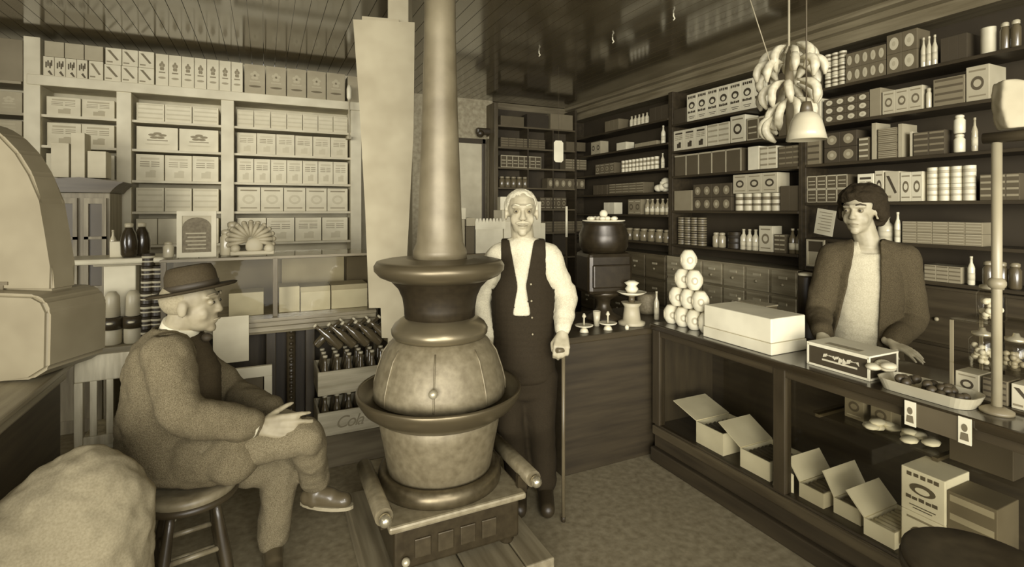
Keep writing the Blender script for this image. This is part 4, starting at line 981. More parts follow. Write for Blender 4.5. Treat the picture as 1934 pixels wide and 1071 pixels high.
# pedestal stand
q = onY(228, 4.12)
t = thing('pedestal_stand', 'white pedestal with a wide flat marble top behind the seated man', 'stand', (q.x, 4.12, .776))
MB().box(-.095, .095, -.03, .10, .001, .03, bev=.004).build('base', M(.55, .5), t); MB().box(-.085, .085, -.02, .09, .03, .48, bev=.006).build('column', M(.68, .6), t)
MB().box(-.13, .13, -.06, .13, .48, .50, bev=.004).build('collar', M(.45, .5), t)
MB().box(-.29, .27, -.16, .2, .50, .535, bev=.012).build('marble_top', M(.66, .3), t)
PZ = .776 + .5355
for i, px in enumerate((248, 266)):
    x = onY(px, 4.12).x; t = thing('dark_jar', 'dark round-shouldered jar, %s of two on the marble pedestal' % ['left', 'right'][i], 'jar', (x, 4.06 + .10 * i, PZ), group='dark jars on the marble pedestal')
    MB().lathe([(.035, .001), (.045, .02), (.048, .1), (.04, .15), (.024, .18), (.022, .19)], seg=22).build('jar_body', M(.035, .2, coat=.6), t)
    MB().lathe([(.02, .19), (.024, .195), (.024, .215), (.01, .22)], seg=16).build('stopper', M(.45, .4), t)
Ybox('pale_box', 207, 234, 4.08, PZ, .10, .1, .62, 'plain', 'small pale box left of the dark jars on the marble pedestal')
put(bottle_me(.018, .17, .5, .4), (onY(212, 4.24).x, 4.26, PZ), 0, 'thin pale bottle behind the small pale box on the marble pedestal')
# spool rack (stack of dark tins with bright rims)
for j, (px, Y) in enumerate(((276, 3.98), (296, 3.98))):
    x = onY(px, Y).x + .0
    for i in range(7 if j == 0 else 6):
        zz = .7755 + .0805 * i + (.0 if j == 0 else .0)
        o = link('dark_tin', can_me(.036, .079, .04, .6, 'band')); o.location = (x + .002 * i, Y, zz)
        tag(o, 'dark rimmed tin, %s from bottom, %s stack behind the seated man' % (ORD[i], ['left', 'right'][j]), 'tin', 'dark tins stacked behind the seated man')
# brown glazed cabinet
q0 = onY(97, 4.72).x; q1 = onY(208, 4.72).x
t = thing('display_cabinet', 'tall brown cabinet with glazed doors and a curved cornice at the left', 'cabinet', (q0, 4.72, 0)); cwid = q1 - q0
MB().box(0, cwid, 0, .35, 0, 1.74, bev=.004).build('body', M(.22, .5, kind='wood'), t)
m = MB(); m.prism([(-.05, 1.83), (-.03, 1.80), (-.02, 1.77), (-.01, 1.741), (cwid + .01, 1.741), (cwid + .03, 1.77), (cwid + .06, 1.80), (cwid + .09, 1.82), (cwid * .5, 1.85)], -.05, .36); m.build('cornice', M(.10, .4, kind='woodh'), t)
for i in range(2):
    a = .02 + i * cwid / 2; b_ = a + cwid / 2 - .04
    f = MB(); 
    for (x0, x1, z0, z1) in ((a, b_, 1.66, 1.70), (a, b_, 1.02, 1.06), (a, a + .025, 1.06, 1.66), (b_ - .025, b_, 1.06, 1.66), (a, b_, 1.40, 1.42)): f.box(x0, x1, -.02, -.001, z0, z1)
    f = f.build('door', M(.26, .5, kind='wood'), t); MB().box(a + .026, b_ - .026, -.006, -.002, 1.061, 1.659).build('pane', M(.09, .4), f)
    MB().box(a, b_, -.015, -.001, .1, .98, bev=.004).build('lower_door', M(.25, .5, kind='wood'), t)
# pale parcels between cabinet and scale
for i, (px0, px1, z, h) in enumerate(((96, 130, 1.852, .25), (134, 160, 1.852, .33), (165, 200, 1.852, .20))):
    Ybox('pale_parcel', px0, px1, 4.80, z, h, .15, .52, 'plain', 'pale parcel on the brown cabinet, %s from left' % ORD[i], 'parcel')
# ------------------------------------------------------------------ white chair
xa = onY(141, 3.18).x; xb = xa + .42
t = thing('white_chair', 'white painted wooden chair with a slatted back behind the seated man', 'chair', (xa, 3.18, 0)); CW = M(.52, .55, kind='wood')
MB().box(.0, .42, -.015, .015, .775, .905, bev=.006).build('top_rail', CW, t); MB().box(.035, .385, -.012, .012, .455, .505, bev=.003).build('lower_rail', CW, t)
for x in (0, .385): MB().box(x, x + .035, -.018, .018, .0, .775, bev=.004).build('back_leg', CW, t)
for x in (.06, .125, .19, .255, .32): MB().box(x, x + .028, -.008, .008, .505, .775, bev=.002).build('slat', CW, t)
MB().box(-.01, .43, .02, .40, .42, .45, bev=.006).build('seat', CW, t)
for x in (0, .385): MB().box(x, x + .035, .36, .395, .0, .42, bev=.004).build('front_leg', CW, t)
# ------------------------------------------------------------------ left counter and white scale
t = thing('left_counter', 'dark wooden counter with a pale worn edge running along the lower left', 'counter', (-.82, 1.2, 0))
MB().box(-1.4, -.04, 0, 1.88, 0, .82, bev=.005).build('body', M(.07, .5, kind='woody'), t); MB().box(-1.43, -.02, -.02, 1.9, .82, .87, bev=.012).build('edge_moulding', M(.30, .45, kind='woody'), t)
MB().box(-1.44, .0, -.03, 1.92, .87, .90, bev=.008).build('countertop', M(.28, .4, kind='woody'), t)
q = cp(45, 620, 2.3)
t = thing('counter_scale', 'big white enamelled shop scale with a fan-shaped head at the left edge', 'scale', (q.x, q.y, .90), -math.atan2(FW.x, FW.y) - .05)
EN = M(.26, .5, coat=.2)
def U(px, py, d=2.3): return ((px - 45) * d / FPX, (H - (py - HY) / FPX * d) - .90)
m = MB(); P_ = [U(-70, 742), U(60, 742), U(125, 695), U(158, 675), U(160, 575), U(150, 555), U(130, 545), U(-70, 540)]
P_ = [(x, max(z, .002)) for x, z in P_]
m.prism(P_, -.16, .14); bmesh.ops.bevel(m.bm, geom=list(m.bm.edges), offset=.014, segments=3, affect='EDGES'); o = m.build('housing', EN, t)
m = MB(); P_ = [U(-160, 545), U(130, 545), U(126, 500), U(116, 440), U(105, 380), U(88, 330), U(62, 290), U(30, 258), U(0, 240), U(-50, 226), U(-110, 232), U(-160, 260)]
m.prism(P_, -.07, .05); bmesh.ops.bevel(m.bm, geom=list(m.bm.edges), offset=.012, segments=3, affect='EDGES'); m.build('fan_head', EN, t)
n = 24; c_ = U(35, 630); m = MB(); m.prism([(c_[0] + .036 * math.cos(2 * PI * i / n), c_[1] + .042 * math.sin(2 * PI * i / n)) for i in range(n)], -.168, -.158); m.build('round_dial', M(.22, .5), t)
c_ = U(15, 580); m = MB(); m.prism([(c_[0] + .075 * math.cos(PI * i / 14), c_[1] + .05 * math.sin(PI * i / 14)) for i in range(15)], -.166, -.158); m.build('half_round_badge', M(.22, .5), t)
m = MB(); a, b_ = U(18, 528), U(46, 552)
m.box(a[0], b_[0], -.074, -.068, b_[1] , b_[1] + .014); m.box(a[0], b_[0], -.074, -.068, a[1] - .014, a[1]); m.box(a[0] + .02, b_[0] - .02, -.074, -.068, b_[1] + .016, a[1] - .016); m.build('maker_plate', M(.14, .6), t)
# ------------------------------------------------------------------ flour sack front left
m = BL()
q = cp(120, 960, 1.60); bx, by = q.x, q.y
m.e((bx, by, .42), .24, .22, .43); m.e((bx + .05, by, .60), .19, .18, .27); m.e((bx - .07, by - .04, .46), .18, .2, .33); m.e((bx, by, .06), .24, .22, .08)
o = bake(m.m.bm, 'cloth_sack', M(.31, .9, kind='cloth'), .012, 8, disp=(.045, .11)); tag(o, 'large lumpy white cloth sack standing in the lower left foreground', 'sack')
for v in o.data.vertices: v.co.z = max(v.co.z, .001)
# ------------------------------------------------------------------ stools
def stool(name, c, h, r, lb, seatv=.2):
    t = thing(name, lb, 'stool', (c[0], c[1], 0))
    MB().lathe([(r * .9, h - .04), (r, h - .03), (r, h - .008), (r * .93, h), (r * .6, h - .004), (r * .2, h - .006)], seg=36).build('seat', M(seatv, .45, kind='mottle'), t)
    MB().lathe([(r * .95, h - .06), (r * 1.03, h - .055), (r * 1.03, h - .035), (r * .95, h - .03)], seg=36).build('seat_ring', M(.05, .4), t)
    L_ = []
    for k in range(4):
        a = PI / 4 + k * PI / 2 + .2; top = Vector((r * .62 * math.cos(a), r * .62 * math.sin(a), h - .05)); bot = Vector((r * 1.15 * math.cos(a), r * 1.15 * math.sin(a), .0)); L_.append((top, bot))
        MB().tube([bot, bot.lerp(top, .15), bot.lerp(top, .5), bot.lerp(top, .8), top], [.014, .020, .024, .018, .016], 12).build('leg', M(.05, .35, kind='wood', coat=.3), t)
    for lv in (.30, .55):
        for k in range(4):
            a, b_ = L_[k], L_[(k + 1) % 4]; u = lv + .03 * (k % 2)
            MB().tube([a[1].lerp(a[0], u), b_[1].lerp(b_[0], u)], .011, 10).build('rung', M(.22, .35, kind='wood'), t)
    return t
sq = cp(362, 905, 2.12); stool('round_stool', (sq.x, sq.y), .50, .168, 'dark turned wooden stool with a round seat under the seated man', .24)
sq2 = cp(1858, 1064, 1.48); stool('round_stool', (sq2.x, sq2.y), .60, .19, 'dark round stool top at the lower right corner', .05)
# ================================================================== PEOPLE
def head(B, C, f, u, s=1.0, ears=True):
    r = f.cross(u).normalized(); rot = Matrix((r, f, u)).transposed()
    P = lambda x, y, z: C + r * (x * s) + f * (y * s) + u * (z * s)
    B.e(P(0, -.012, .025), .074 * s, .093 * s, .082 * s, rot); B.e(P(0, .025, -.03), .058 * s, .064 * s, .078 * s, rot)
    B.e(P(0, .028, -.075), .046 * s, .052 * s, .036 * s, rot); B.e(P(0, .066, -.098), .022 * s, .018 * s, .017 * s, rot)
    B.c(P(0, .084, .012), P(0, .098, -.027), .0085 * s, .0125 * s)
    for q in (-1, 1):
        B.c(P(q * .008, .086, .028), P(q * .044, .070, .026), .0105 * s, .009 * s); B.e(P(q * .036, .054, -.036), .022 * s, .020 * s, .030 * s, rot)
        B.c(P(q * .010, .098, -.03), P(q * .013, .092, -.03), .007 * s)
        B.c(P(0, .086, -.058), P(q * .02, .078, -.06), .0065 * s, .005 * s); B.c(P(0, .084, -.070), P(q * .017, .077, -.069), .0075 * s, .005 * s)
        if ears: B.e(P(q * .077, -.005, -.012), .009 * s, .02 * s, .032 * s, rot)
    return P
def face_bits(root, P, r, u, s, browv=.2, iris=.03):
    for q in (-1, 1):
        e = MB().ball(P(q * .031, .076, .006), .0125 * s, seg=12).build('eye', M(.26, .4), root); rel(e, root)
        m = MB().ball(P(q * .031, .0865, .005), .0055 * s, seg=10).build('iris', M(iris, .3), e)
        b = MB().tube([P(q * .015, .094, .033), P(q * .033, .088, .038), P(q * .052, .070, .032)], [.0035 * s, .0045 * s, .0025 * s], 8).build('eyebrow', M(browv, .9), root); rel(b, root)
    l = MB().tube([P(-.022, .084, -.063), P(-.008, .093, -.062), P(.008, .093, -.062), P(.022, .084, -.063)], [.002 * s, .004 * s, .004 * s, .002 * s], 8).build('lips', M(.27, .5), root); rel(l, root)
def rel(o, root): o.location = -root.location
def hand(B, wr, d, nrm, side, curl=(.3, .3, .3, .3), spread=.12, s=1.0, thumb=.5, tc=.3):
    """d towards the fingers, nrm out of the back of the hand, side towards the thumb"""
    d = d.normalized(); nrm = (nrm - d * nrm.dot(d)).normalized(); side = (side - d * side.dot(d) - nrm * side.dot(nrm)).normalized()
    for k in range(4):
        x = (.033 - .022 * k) * s; B.c(wr + side * x * .55 + d * .01 * s, wr + side * x + d * (.088 - .004 * abs(k - 1)) * s, .0155 * s, .0125 * s)
    B.c(wr - d * .03 * s, wr + d * .02 * s, .024 * s, .022 * s)
    Ls = [.042, .047, .043, .034]
    for k in range(4):
        x = (.033 - .022 * k) * s; p = wr + side * x + d * (.088 - .004 * abs(k - 1)) * s
        dd = (d + side * (spread * (1.5 - k) / 1.5)).normalized(); ax = dd.cross(nrm).normalized(); a = 0
        for j in range(3):
            a += curl[k] * (1, 1.25, .9)[j]
            v = Quaternion(ax, -a) @ dd; p2 = p + v * Ls[k] * (1, .68, .55)[j] * s
            B.c(p, p2, (.0108 - .0010 * j) * s, (.0100 - .0012 * j) * s); p = p2
    tb = wr + side * .024 * s + d * .022 * s - nrm * .006 * s; v = (d * math.cos(thumb + .3) + side * math.sin(thumb + .3) - nrm * .25).normalized()
    p2 = tb + v * .045 * s; B.c(tb, p2, .0155 * s, .012 * s); v2 = (v - side * tc * .8 - nrm * tc * .5).normalized(); p3 = p2 + v2 * .033 * s; B.c(p2, p3, .0115 * s, .010 * s); p4 = p3 + (v2 - side * tc * .6).normalized() * .026 * s; B.c(p3, p4, .0098 * s, .008 * s)
def tor(B, pts, rot, step=.03):
    """smooth trunk: (centre, half width, half depth) stations joined by closely stacked ellipsoids"""
    for (a, wa, da), (b, wb, db) in zip(pts, pts[1:]):
        n_ = max(1, int((b - a).length / step))
        for i in range(n_ + 1):
            k_ = i / n_; B.m.ball(a.lerp(b, k_), 1, sx=wa + (wb - wa) * k_, sy=da + (db - da) * k_, sz=.055, seg=24, rot=rot)
def rotm(r, f, u): return Matrix((r, f, u)).transposed()
R0 = rotm(RT, FW, UP)
# ---- standing old man
D0 = 2.85
def S(px, py, dd=0): return cp(px, py, D0 + dd)
base = S(990, 700); t = thing('person', 'elderly man in white shirt and dark vest standing with a cane behind the stove', 'person', (base.x, base.y, 0)); root = t
f = (-FW + RT * .05 - UP * .04).normalized(); u = (UP + f * .04); u = (u - f * u.dot(f)).normalized(); C = S(985, 400)
B = BL(); P = head(B, C, f, u, 1.12)
nb = S(988, 460); B.c(C - UP * .06 - f * .02, nb, .062, .066)
shR = S(940, 484); shL = S(1037, 484)
B.chain([shR, nb - UP * .03, shL], [.055, .075, .055]); TS = [(S(988, 485), .13, .08), (S(988, 520), .15, .10), (S(988, 580), .148, .105), (S(988, 640), .142, .105), (S(988, 705), .155, .11)]
tor(B, TS, R0)
elL = S(1068, 562, .05); wrL = S(1062, 630, -.12); elR = S(905, 568, .06); wrR = S(925, 640, -.02)
B.chain([shL, elL, wrL], [.055, .042, .03]); B.chain([shR, elR, wrR], [.055, .042, .03])
hipR = S(960, 710); hipL = S(1018, 710)
kR = cp(962, 395 + (H - .48) * FPX / (D0 - .04), D0 - .04); kL = cp(1020, 395 + (H - .48) * FPX / (D0 - .02), D0 - .02)
aR = cp(980, 395 + (H - .09) * FPX / (D0 + .02), D0 + .02); aL = cp(1030, 395 + (H - .09) * FPX / (D0 + .02), D0 + .02)
for h_, k_, a_ in ((hipR, kR, aR), (hipL, kL, aL)):
    B.chain([h_, k_, a_], [.085, .056, .038]); B.c(Vector((a_.x, a_.y, .045)), Vector((a_.x, a_.y, .04)) - FW * .15, .038, .032)
hand(B, wrL, (-UP * .55 - FW * .6 - RT * .1), (-UP * -.6 - FW * .8), -RT, (.75, .8, .8, .85), .05, 1.0, .3, .9)
hand(B, wrR, (-UP - FW * .1), -RT, -FW, (.4, .4, .45, .5), .05, 1.0, .2, .3)
o = bake(B.m.bm, 'body', SKIN, .0065, 2, t); rel(o, t)
face_bits(t, P, RT, u, 1.12, .55)
# white hair and beard
B = BL(); r_ = f.cross(u)
rot = rotm(r_, f, u); B.e(P(0, -.022, .038), .090, .102, .086, rot)
for q in (-1, 1): B.e(P(q * .072, -.025, .02), .016, .042, .048, rot)
hr = bake(B.m.bm, 'hair', M(.66, .9, kind='cloth', bump=.3), .006, 3, t, cut=lambda c: (c - C).dot(f) > .035 and (c - C).dot(u) < .080 or (c - C).dot(u) < -.045, disp=(.010, .025)); rel(hr, t)
B = BL()
B.chain([P(-.03, .088, -.050), P(0, .100, -.045), P(.03, .088, -.050)], [.006, .010, .006])
mo = bake(B.m.bm, 'moustache', M(.5, .9, kind='cloth'), .004, 2, t); rel(mo, t)
# shirt
def grow(st, a): return [(c, w_ + a, d_ + a) for c, w_, d_ in st]
B = BL(); B.chain([shR, nb - UP * .03, shL], [.068, .086, .068]); tor(B, grow(TS, .010), R0)
B.chain([shL, elL, wrL + (elL - wrL) * .12], [.070, .066, .042]); B.c(wrL + (elL - wrL) * .20, wrL + (elL - wrL) * .06, .036, .036); B.c(elL + UP * .03, elL + (wrL - elL) * .5, .066, .060)
B.chain([shR, elR, wrR + (elR - wrR) * .12], [.068, .060, .040]); B.c(nb, nb - UP * .03, .068, .078)
o = bake(B.m.bm, 'shirt', M(.62, .8, kind='cloth'), .008, 5, t, disp=(.020, .09)); rel(o, t)
o = MB().lathe([(.070, -.015), (.073, 0), (.069, .026), (.064, .026), (.066, 0)], seg=32, mat=Matrix.Translation(nb - UP * .0)).build('collar', M(.72, .8), t); rel(o, t)
# vest, open in front in a V over the shirt
B = BL(); B.chain([S(957, 478), nb - UP * .035, S(1021, 478)], [.082, .10, .082]); tor(B, grow(TS, .026), R0)
def ypx(y): return H - (y - HY) / FPX * D0
def vcut(c):
    v = c - S(988, 545); x = v.dot(RT); z = c.z; fr = -v.dot(FW)
    if z > ypx(452) or ((c - nb).length < .088 and z > ypx(468)): return True
    if z > ypx(545) and abs(x) > .118 + max(0, (ypx(520) - z)) * .55: return True
    if fr > -.01:
        if z > ypx(535): hw = .022 + (z - ypx(535)) / (ypx(450) - ypx(535)) * .046
        elif z > ypx(588): hw = .022 + (ypx(535) - z) / (ypx(535) - ypx(588)) * .026
        else: return False
        return abs(x + .01) < hw
    return False
o = bake(B.m.bm, 'vest', M(.028, .85, kind='cloth'), .007, 8, t, cut=vcut, solid=.004); rel(o, t)
m = MB()
for i in range(4): m.ball(S(1001 + i, 530 + i * 30) - FW * .138, .006, seg=8)
o = m.build('vest_buttons', M(.3, .4), t); rel(o, t)
# trousers and shoes
B = BL(); tor(B, [(S(988, 655), .160, .124), (S(988, 705), .172, .13), (S(988, 735), .168, .125)], R0)
for h_, k_, a_ in ((hipR, kR, aR), (hipL, kL, aL)): B.chain([h_, k_, a_ + UP * .02], [.105, .082, .066])
o = bake(B.m.bm, 'trousers', M(.026, .9, kind='cloth'), .010, 8, t, disp=(.016, .12)); rel(o, t)
for a_ in (aR, aL):
    B = BL(); B.c(Vector((a_.x, a_.y, .052)) + FW * .02, Vector((a_.x, a_.y, .045)) - FW * .17, .046, .040); B.c(a_ + UP * .01, Vector((a_.x, a_.y, .06)), .045, .048)
    o = bake(B.m.bm, 'shoe', M(.04, .4), .008, 2, t)
    for v in o.data.vertices: v.co.z = max(v.co.z, .002)
    rel(o, t)
# cane
hc = wrL + (-UP * .55 - FW * .6).normalized() * .075; cx_, cy_ = hc.x, hc.y
t = thing('walking_cane', 'slim wooden walking cane held upright by the standing elderly man', 'cane', (cx_, cy_, 0)); hz = hc.z - .018
MB().tube([(0, 0, .02), (0, 0, hz - .03)], .0095, 12).build('shaft', M(.13, .4, kind='wood'), t)
MB().tube([(0, 0, hz - .03), (0, 0, hz - .01), (-.012, -.01, hz), (-.05, -.02, hz + .004)], .0125, 12).build('handle', M(.12, .4), t); MB().lathe([(.011, .0005), (.012, .02), (.0095, .025)], seg=12).build('ferrule', M(.04, .5), t)
# ---- woman behind the counter
D0 = 2.90
base = S(1632, 660); t = thing('person', 'woman in a brown jacket and white blouse standing behind the counter, looking aside', 'person', (base.x, base.y, 0))
f = (-RT * .80 - FW * .60 - UP * .03).normalized(); u = (UP - f * UP.dot(f)).normalized(); C = S(1624, 399)
B = BL(); P = head(B, C, f, u, 1.10)
nb = S(1638, 458); B.c(C - UP * .06 - f * .02, nb, .058, .062)
br = (RT * .93 - FW * .36).normalized(); bf = (-FW * .93 - RT * .36).normalized(); RB = rotm(br, bf, UP)
sc0 = S(1638, 480); shR = sc0 - br * .165 - UP * .02; shL = sc0 + br * .165 - UP * .02
TW_ = [(S(1637, 490), .14, .085), (S(1636, 530), .15, .11), (S(1634, 600), .145, .115), (S(1632, 660), .15, .11), (S(1632, 720), .17, .12)]
B.chain([shR, sc0, shL], [.05, .07, .05]); tor(B, TW_, RB)
elR = cp(1545, 590, 2.95); wrR = cp(1553, 634, 2.73); elL = cp(1724, 604, 2.84); wrL = cp(1683, 657, 2.68)
wrR.z = max(wrR.z, .955); wrL.z = .925
B.chain([shR, elR, wrR], [.05, .038, .027]); B.chain([shL, elL, wrL], [.05, .038, .027])
for q in (-1, 1):
    hp = S(1632, 700) + br * q * .09; kn = Vector((hp.x, hp.y, .46)); an = Vector((hp.x, hp.y, .08)); B.chain([hp, kn, an], [.085, .055, .036]); B.c(Vector((an.x, an.y, .035)), Vector((an.x, an.y, .032)) + bf * .13, .033, .028)
hand(B, wrR, (bf * .7 - UP * .30), UP, RT * .6 - FW * .1, (.18, .2, .25, .3), .15, .92, .5, .4)
hand(B, wrL, (bf * .6 - UP * .12 + RT * .4), UP, -RT - FW * .2, (.15, .15, .18, .2), .15, .92, .4, .3)
o = bake(B.m.bm, 'body', SKIN, .0065, 2, t); rel(o, t)
face_bits(t, P, RT, u, 1.1, .06)
B = BL(); r_ = f.cross(u); rot = rotm(r_, f, u)
B.e(P(0, -.035, .058), .118, .120, .098, rot); B.e(P(0, -.10, .0), .108, .085, .108, rot); B.e(P(0, .040, .080), .08, .045, .032, rot)
for q in (-1, 1): B.e(P(q * .086, -.03, .0), .030, .05, .062, rot)
hr = bake(B.m.bm, 'hair', M(.035, .85, kind='cloth', bump=.4), .007, 4, t, cut=lambda c: (c - C).dot(f) > .035 and (c - C).dot(u) < .050 and abs((c - C).dot(r_)) < .085, disp=(.022, .035)); rel(hr, t)
B = BL(); B.chain([shR, sc0, shL], [.056, .078, .056]); tor(B, grow(TW_, .010), RB); B.c(nb - UP * .02, sc0, .064, .08)
bc_ = S(1634, 560)
def yp(y): return H - (y - HY) / FPX * D0
o = bake(B.m.bm, 'blouse', M(.55, .85, kind='cloth'), .008, 6, t, cut=lambda c: c.z > yp(452) or (c.z > yp(478) and (c - nb).dot(bf) > .02 and abs((c - nb).dot(br)) < .05), disp=(.012, .12), solid=.003); rel(o, t)
B = BL(); B.chain([shR, sc0, shL], [.076, .10, .076]); tor(B, grow(TW_, .028), RB); B.c(nb - UP * .02, sc0, .085, .10)
B.chain([shR, elR, wrR + (elR - wrR) * .14], [.076, .062, .045]); B.chain([shL, elL, wrL + (elL - wrL) * .14], [.078, .068, .048])
def jcut(c):
    z = c.z; v = c - bc_; x = v.dot(br)
    if z > yp(452) or (c - nb).length < .080: return True
    if v.dot(bf) < .03 or (c - elR).length < .085 or (c - (elR + wrR) / 2).length < .09 or (c - shR).length < .088: return False
    k_ = max(0, min(1, (yp(455) - z) / (yp(455) - yp(655))))
    return -.062 - .11 * k_ < x < .052 - .03 * k_
o = bake(B.m.bm, 'jacket', M(.082, .9, kind='tweed', bump=.2), .008, 7, t, cut=jcut, solid=.007, disp=(.020, .11)); rel(o, t)
B = BL(); B.e(S(1632, 705), .18, .135, .09, RB); B.e(S(1632, 780), .20, .16, .2, RB); B.c(Vector((base.x, base.y, .55)), Vector((base.x, base.y, .3)), .2, .22)
o = bake(B.m.bm, 'skirt', M(.06, .85, kind='cloth'), .014, 3, t); rel(o, t)
# ---- seated man
sp = cp(345, 880, 2.15); t = thing('person', 'seated man in hat and tweed coat with crossed legs and clasped hands on the stool', 'person', (sp.x, sp.y, 0))
f = (RT * .97 + FW * .16 + UP * .0).normalized(); u = (UP + f * -.02); u = (u - f * u.dot(f)).normalized(); C = cp(364, 572, 2.15)
B = BL(); P = head(B, C, f, u, 1.08)
nb = cp(338, 628, 2.16); B.c(C - UP * .04 - f * .03, nb, .058, .064)
shN = cp(315, 672, 2.00); shF = cp(340, 668, 2.35); pel = cp(345, 855, 2.16); chest = cp(318, 715, 2.17)
BR = rotm(FW, RT, UP)
B.chain([shN, (shN + shF) / 2 + UP * .01, shF], [.06, .085, .06]); TC = [(cp(330, 655, 2.17), .095, .13), (cp(320, 700, 2.17), .125, .15), (cp(322, 780, 2.17), .125, .15), (cp(335, 850, 2.17), .14, .16)]; tor(B, TC, R0)
elN = cp(345, 785, 1.96); wrN = cp(489, 806, 2.10); elF = cp(436, 742, 2.46); wrF = cp(520, 778, 2.30)
B.chain([shN, elN, wrN], [.055, .043, .029]); B.chain([shF, elF, wrF], [.055, .043, .029])
hN = cp(378, 862, 2.08); kN = cp(578, 822, 2.18); aN = cp(597, 912, 2.42); hF = cp(385, 868, 2.26); kF = cp(532, 884, 2.38); aF = cp(515, 1033, 2.36)
B.chain([hN, kN, aN], [.085, .058, .038]); B.chain([hF, kF, aF], [.085, .056, .038])
tN = cp(650, 945, 2.40); tF = cp(520, 1060, 2.20); B.c(aN - UP * .05, tN, .036, .03); B.c(Vector((aF.x, aF.y, .045)), Vector((tF.x, tF.y, .04)), .036, .03)
hand(B, wrN, (RT * .95 - UP * .02 + FW * .15), (-FW * .9 + UP * .4), UP + RT * .2, (.16, .2, .26, .32), .13, 1.08, .45, .2)
hand(B, wrF, (RT * .8 - UP * .2 - FW * .35), (-FW * .2 + UP * .9), -RT * .1 - FW, (.3, .28, .25, .25), .14, 1.06, .4, .3)
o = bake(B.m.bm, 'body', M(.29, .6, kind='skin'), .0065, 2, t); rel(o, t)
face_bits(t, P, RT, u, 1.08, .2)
B = BL(); r_ = f.cross(u); rot = rotm(r_, f, u); B.e(P(0, -.028, .02), .086, .096, .082, rot)
hr = bake(B.m.bm, 'hair', M(.3, .9, kind='cloth'), .007, 2, t, cut=lambda c: (c - C).dot(f) > .0 or (c - C).dot(u) < -.055, disp=(.004, .02)); rel(hr, t)
# hat
hb = P(.0, .0, .050); up2 = (UP * .985 - RT * .17).normalized(); rx = RT - up2 * RT.dot(up2); rx.normalize(); ry = up2.cross(rx); TT = Matrix.Translation(hb) @ rotm(rx, ry, up2).to_4x4()
m = MB(); m.lathe([(.088, -.002), (.16, -.004), (.168, .004), (.160, .008), (.092, .006)], seg=40, mat=TT); o = m.build('hat_brim', M(.04, .8, kind='cloth'), t); rel(o, t)
m = MB(); m.lathe([(.093, .004), (.094, .03), (.090, .07), (.078, .098), (.05, .104), (.02, .092), (.004, .088)], seg=40, mat=TT @ Matrix.Diagonal((1.08, .92, 1, 1)))
o = m.build('hat_crown', M(.06, .8, kind='cloth'), t); rel(o, t)
m = MB(); m.lathe([(.094, .006), (.0965, .007), (.0965, .03), (.094, .031)], seg=40, mat=TT @ Matrix.Diagonal((1.08, .92, 1, 1))); o = m.build('hat_band', M(.04, .6), t); rel(o, t)
# shirt collar, cuffs
m = MB(); a_ = (nb - (C - UP * .04 - f * .03)).normalized(); cz_ = nb - a_ * .028; q1 = a_.cross(RT).normalized(); q2 = a_.cross(q1); m.lathe([(.070, -.02), (.074, .02), (.078, .03), (.07, .03)], seg=28, mat=Matrix.Translation(cz_) @ rotm(q1, q2, a_).to_4x4()); o = m.build('shirt_collar', M(.66, .8), t); rel(o, t)
for (wr_, el_) in ((wrN, elN), (wrF, elF)):
    v = (wr_ - el_).normalized(); o = MB().tube([wr_ - v * .045, wr_ - v * .008], [.046, .044], 20).build('shirt_cuff', M(.74, .8), t); rel(o, t)
B = BL(); tor(B, [(cp(352, 650, 2.17), .08, .09), (cp(352, 700, 2.17), .13, .13), (cp(354, 770, 2.17), .13, .13), (cp(356, 820, 2.17), .13, .13)], R0)
o = bake(B.m.bm, 'waistcoat', M(.055, .85, kind='cloth'), .01, 3, t); rel(o, t)
m = MB(); m.ball(P(.0, .05, -.135), .022, sx=1, sy=1.2, sz=.8, seg=10); o = m.build('bow_tie', M(.05, .7), t); rel(o, t)
# coat
TW = M(.155, .9, kind='tweed', bump=.35)
B = BL(); B.chain([shN, (shN + shF) / 2 + UP * .0, shF], [.082, .10, .082]); tor(B, [(cp(334, 626, 2.17), .085, .095), (cp(324, 655, 2.17), .125, .15), (cp(318, 700, 2.17), .158, .175), (cp(316, 770, 2.17), .168, .18), (cp(322, 830, 2.16), .178, .185), (cp(332, 872, 2.16), .185, .19)], R0)
B.chain([shN, elN, wrN - (wrN - elN) * .14], [.084, .076, .058]); B.chain([shF, elF, wrF - (wrF - elF) * .14], [.084, .072, .056])
B.chain([cp(375, 858, 2.11), cp(445, 860, 2.10)], [.118, .098]); B.chain([cp(375, 858, 2.26), cp(430, 858, 2.28)], [.10, .08])
def ccut(c):
    v = c - chest; x = v.dot(RT); y = v.dot(FW)
    if (c - elF).length < .11 or (c - elN).length < .12: return False
    if c.z > nb.z + .025: return True
    return x > .10 and -.06 < y < .10 and c.z > pel.z + .07 and (c - (elN + wrN) / 2).length > .12
o = bake(B.m.bm, 'coat', TW, .009, 8, t, cut=ccut, solid=.007, disp=(.040, .13)); rel(o, t)
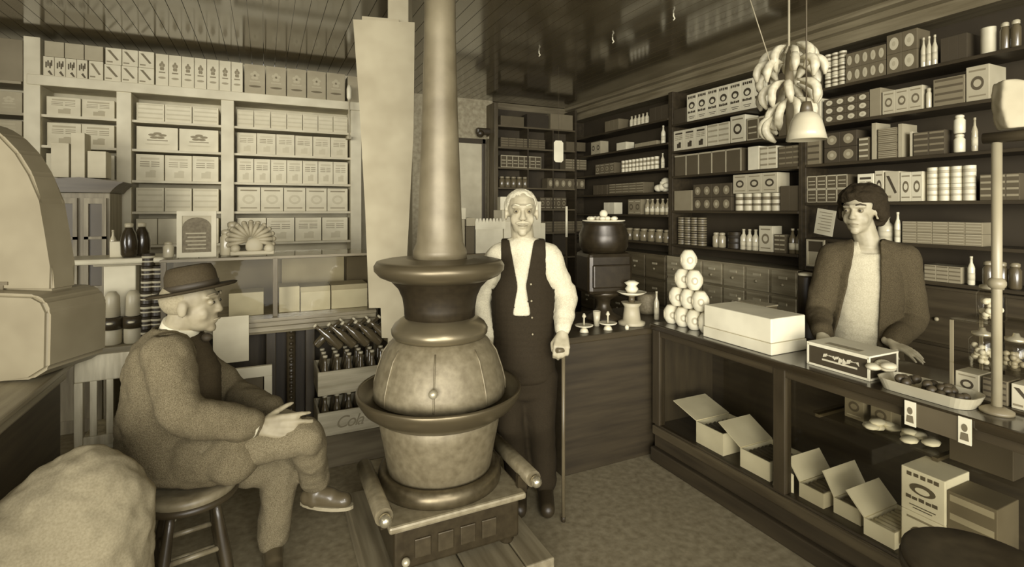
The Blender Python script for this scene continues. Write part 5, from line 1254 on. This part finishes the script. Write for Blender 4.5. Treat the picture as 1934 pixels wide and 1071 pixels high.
# trousers
B = BL(); B.e(pel, .175, .14, .09, BR); TR = M(.18, .9, kind='tweed', bump=.3)
B.chain([hN + RT * .03, kN, aN + (kN - aN) * .12], [.085, .078, .062]); B.chain([hF, kF, aF + UP * .05], [.10, .080, .072]); B.c(aN + (kN - aN) * .1, aN + (kN - aN) * .2, .066, .068)
o = bake(B.m.bm, 'trousers', TR, .009, 8, t, disp=(.032, .12)); rel(o, t)
v = (kN - aN).normalized(); B = BL(); B.c(aN - v * .03, aN + v * .06, .043, .048); o = bake(B.m.bm, 'sock', M(.66, .85, kind='cloth'), .007, 2, t); rel(o, t)
def shoe(an, toe, lowz=None):
    B = BL(); dv = (toe - an); dv.z = 0; dv.normalize(); hl = an - UP * .045 - dv * .035
    B.c(hl, toe, .043, .036); B.c(an - UP * .01, an - UP * .05, .043, .048); B.c(an - UP * .03 + dv * .02, toe * .55 + an * .45 - UP * .01, .042, .038)
    o = bake(B.m.bm, 'shoe', M(.10, .35, coat=.3), .007, 2, t)
    cut_z = min(hl.z, toe.z) - .034 if lowz is None else lowz
    for v_ in o.data.vertices: v_.co.z = max(v_.co.z, cut_z)
    rel(o, t)
    so = MB(); side_ = dv.cross(UP); pts = []
    for i in range(20):
        a = 2 * PI * i / 20; L_ = (toe - hl).length / 2 + .045; w_ = .043 * (1.0 + .1 * math.cos(a))
        c_ = (hl + toe) / 2; c_ = Vector((c_.x, c_.y, cut_z)); pts.append(c_ + dv * L_ * math.cos(a) + side_ * w_ * math.sin(a))
    A_ = [so.bm.verts.new(p) for p in pts]; B_ = [so.bm.verts.new(p + UP * .016) for p in pts]; so.bm.faces.new(A_[::-1]); so.bm.faces.new(B_)
    for i in range(20): so.bm.faces.new((A_[i], A_[(i + 1) % 20], B_[(i + 1) % 20], B_[i]))
    q_ = so.build('sole', M(.33, .6), o)
    la = MB()
    for i in range(4): p = an.lerp(toe, .25 + .12 * i) + UP * (.012 - .008 * i); la.tube([p - side_ * .022, p + UP * .006, p + side_ * .022], .003, 6)
    la.build('laces', M(.35, .6), o)
shoe(aN - UP * .02, tN); shoe(Vector((aF.x, aF.y, .10)), Vector((tF.x, tF.y, .045)), .002)
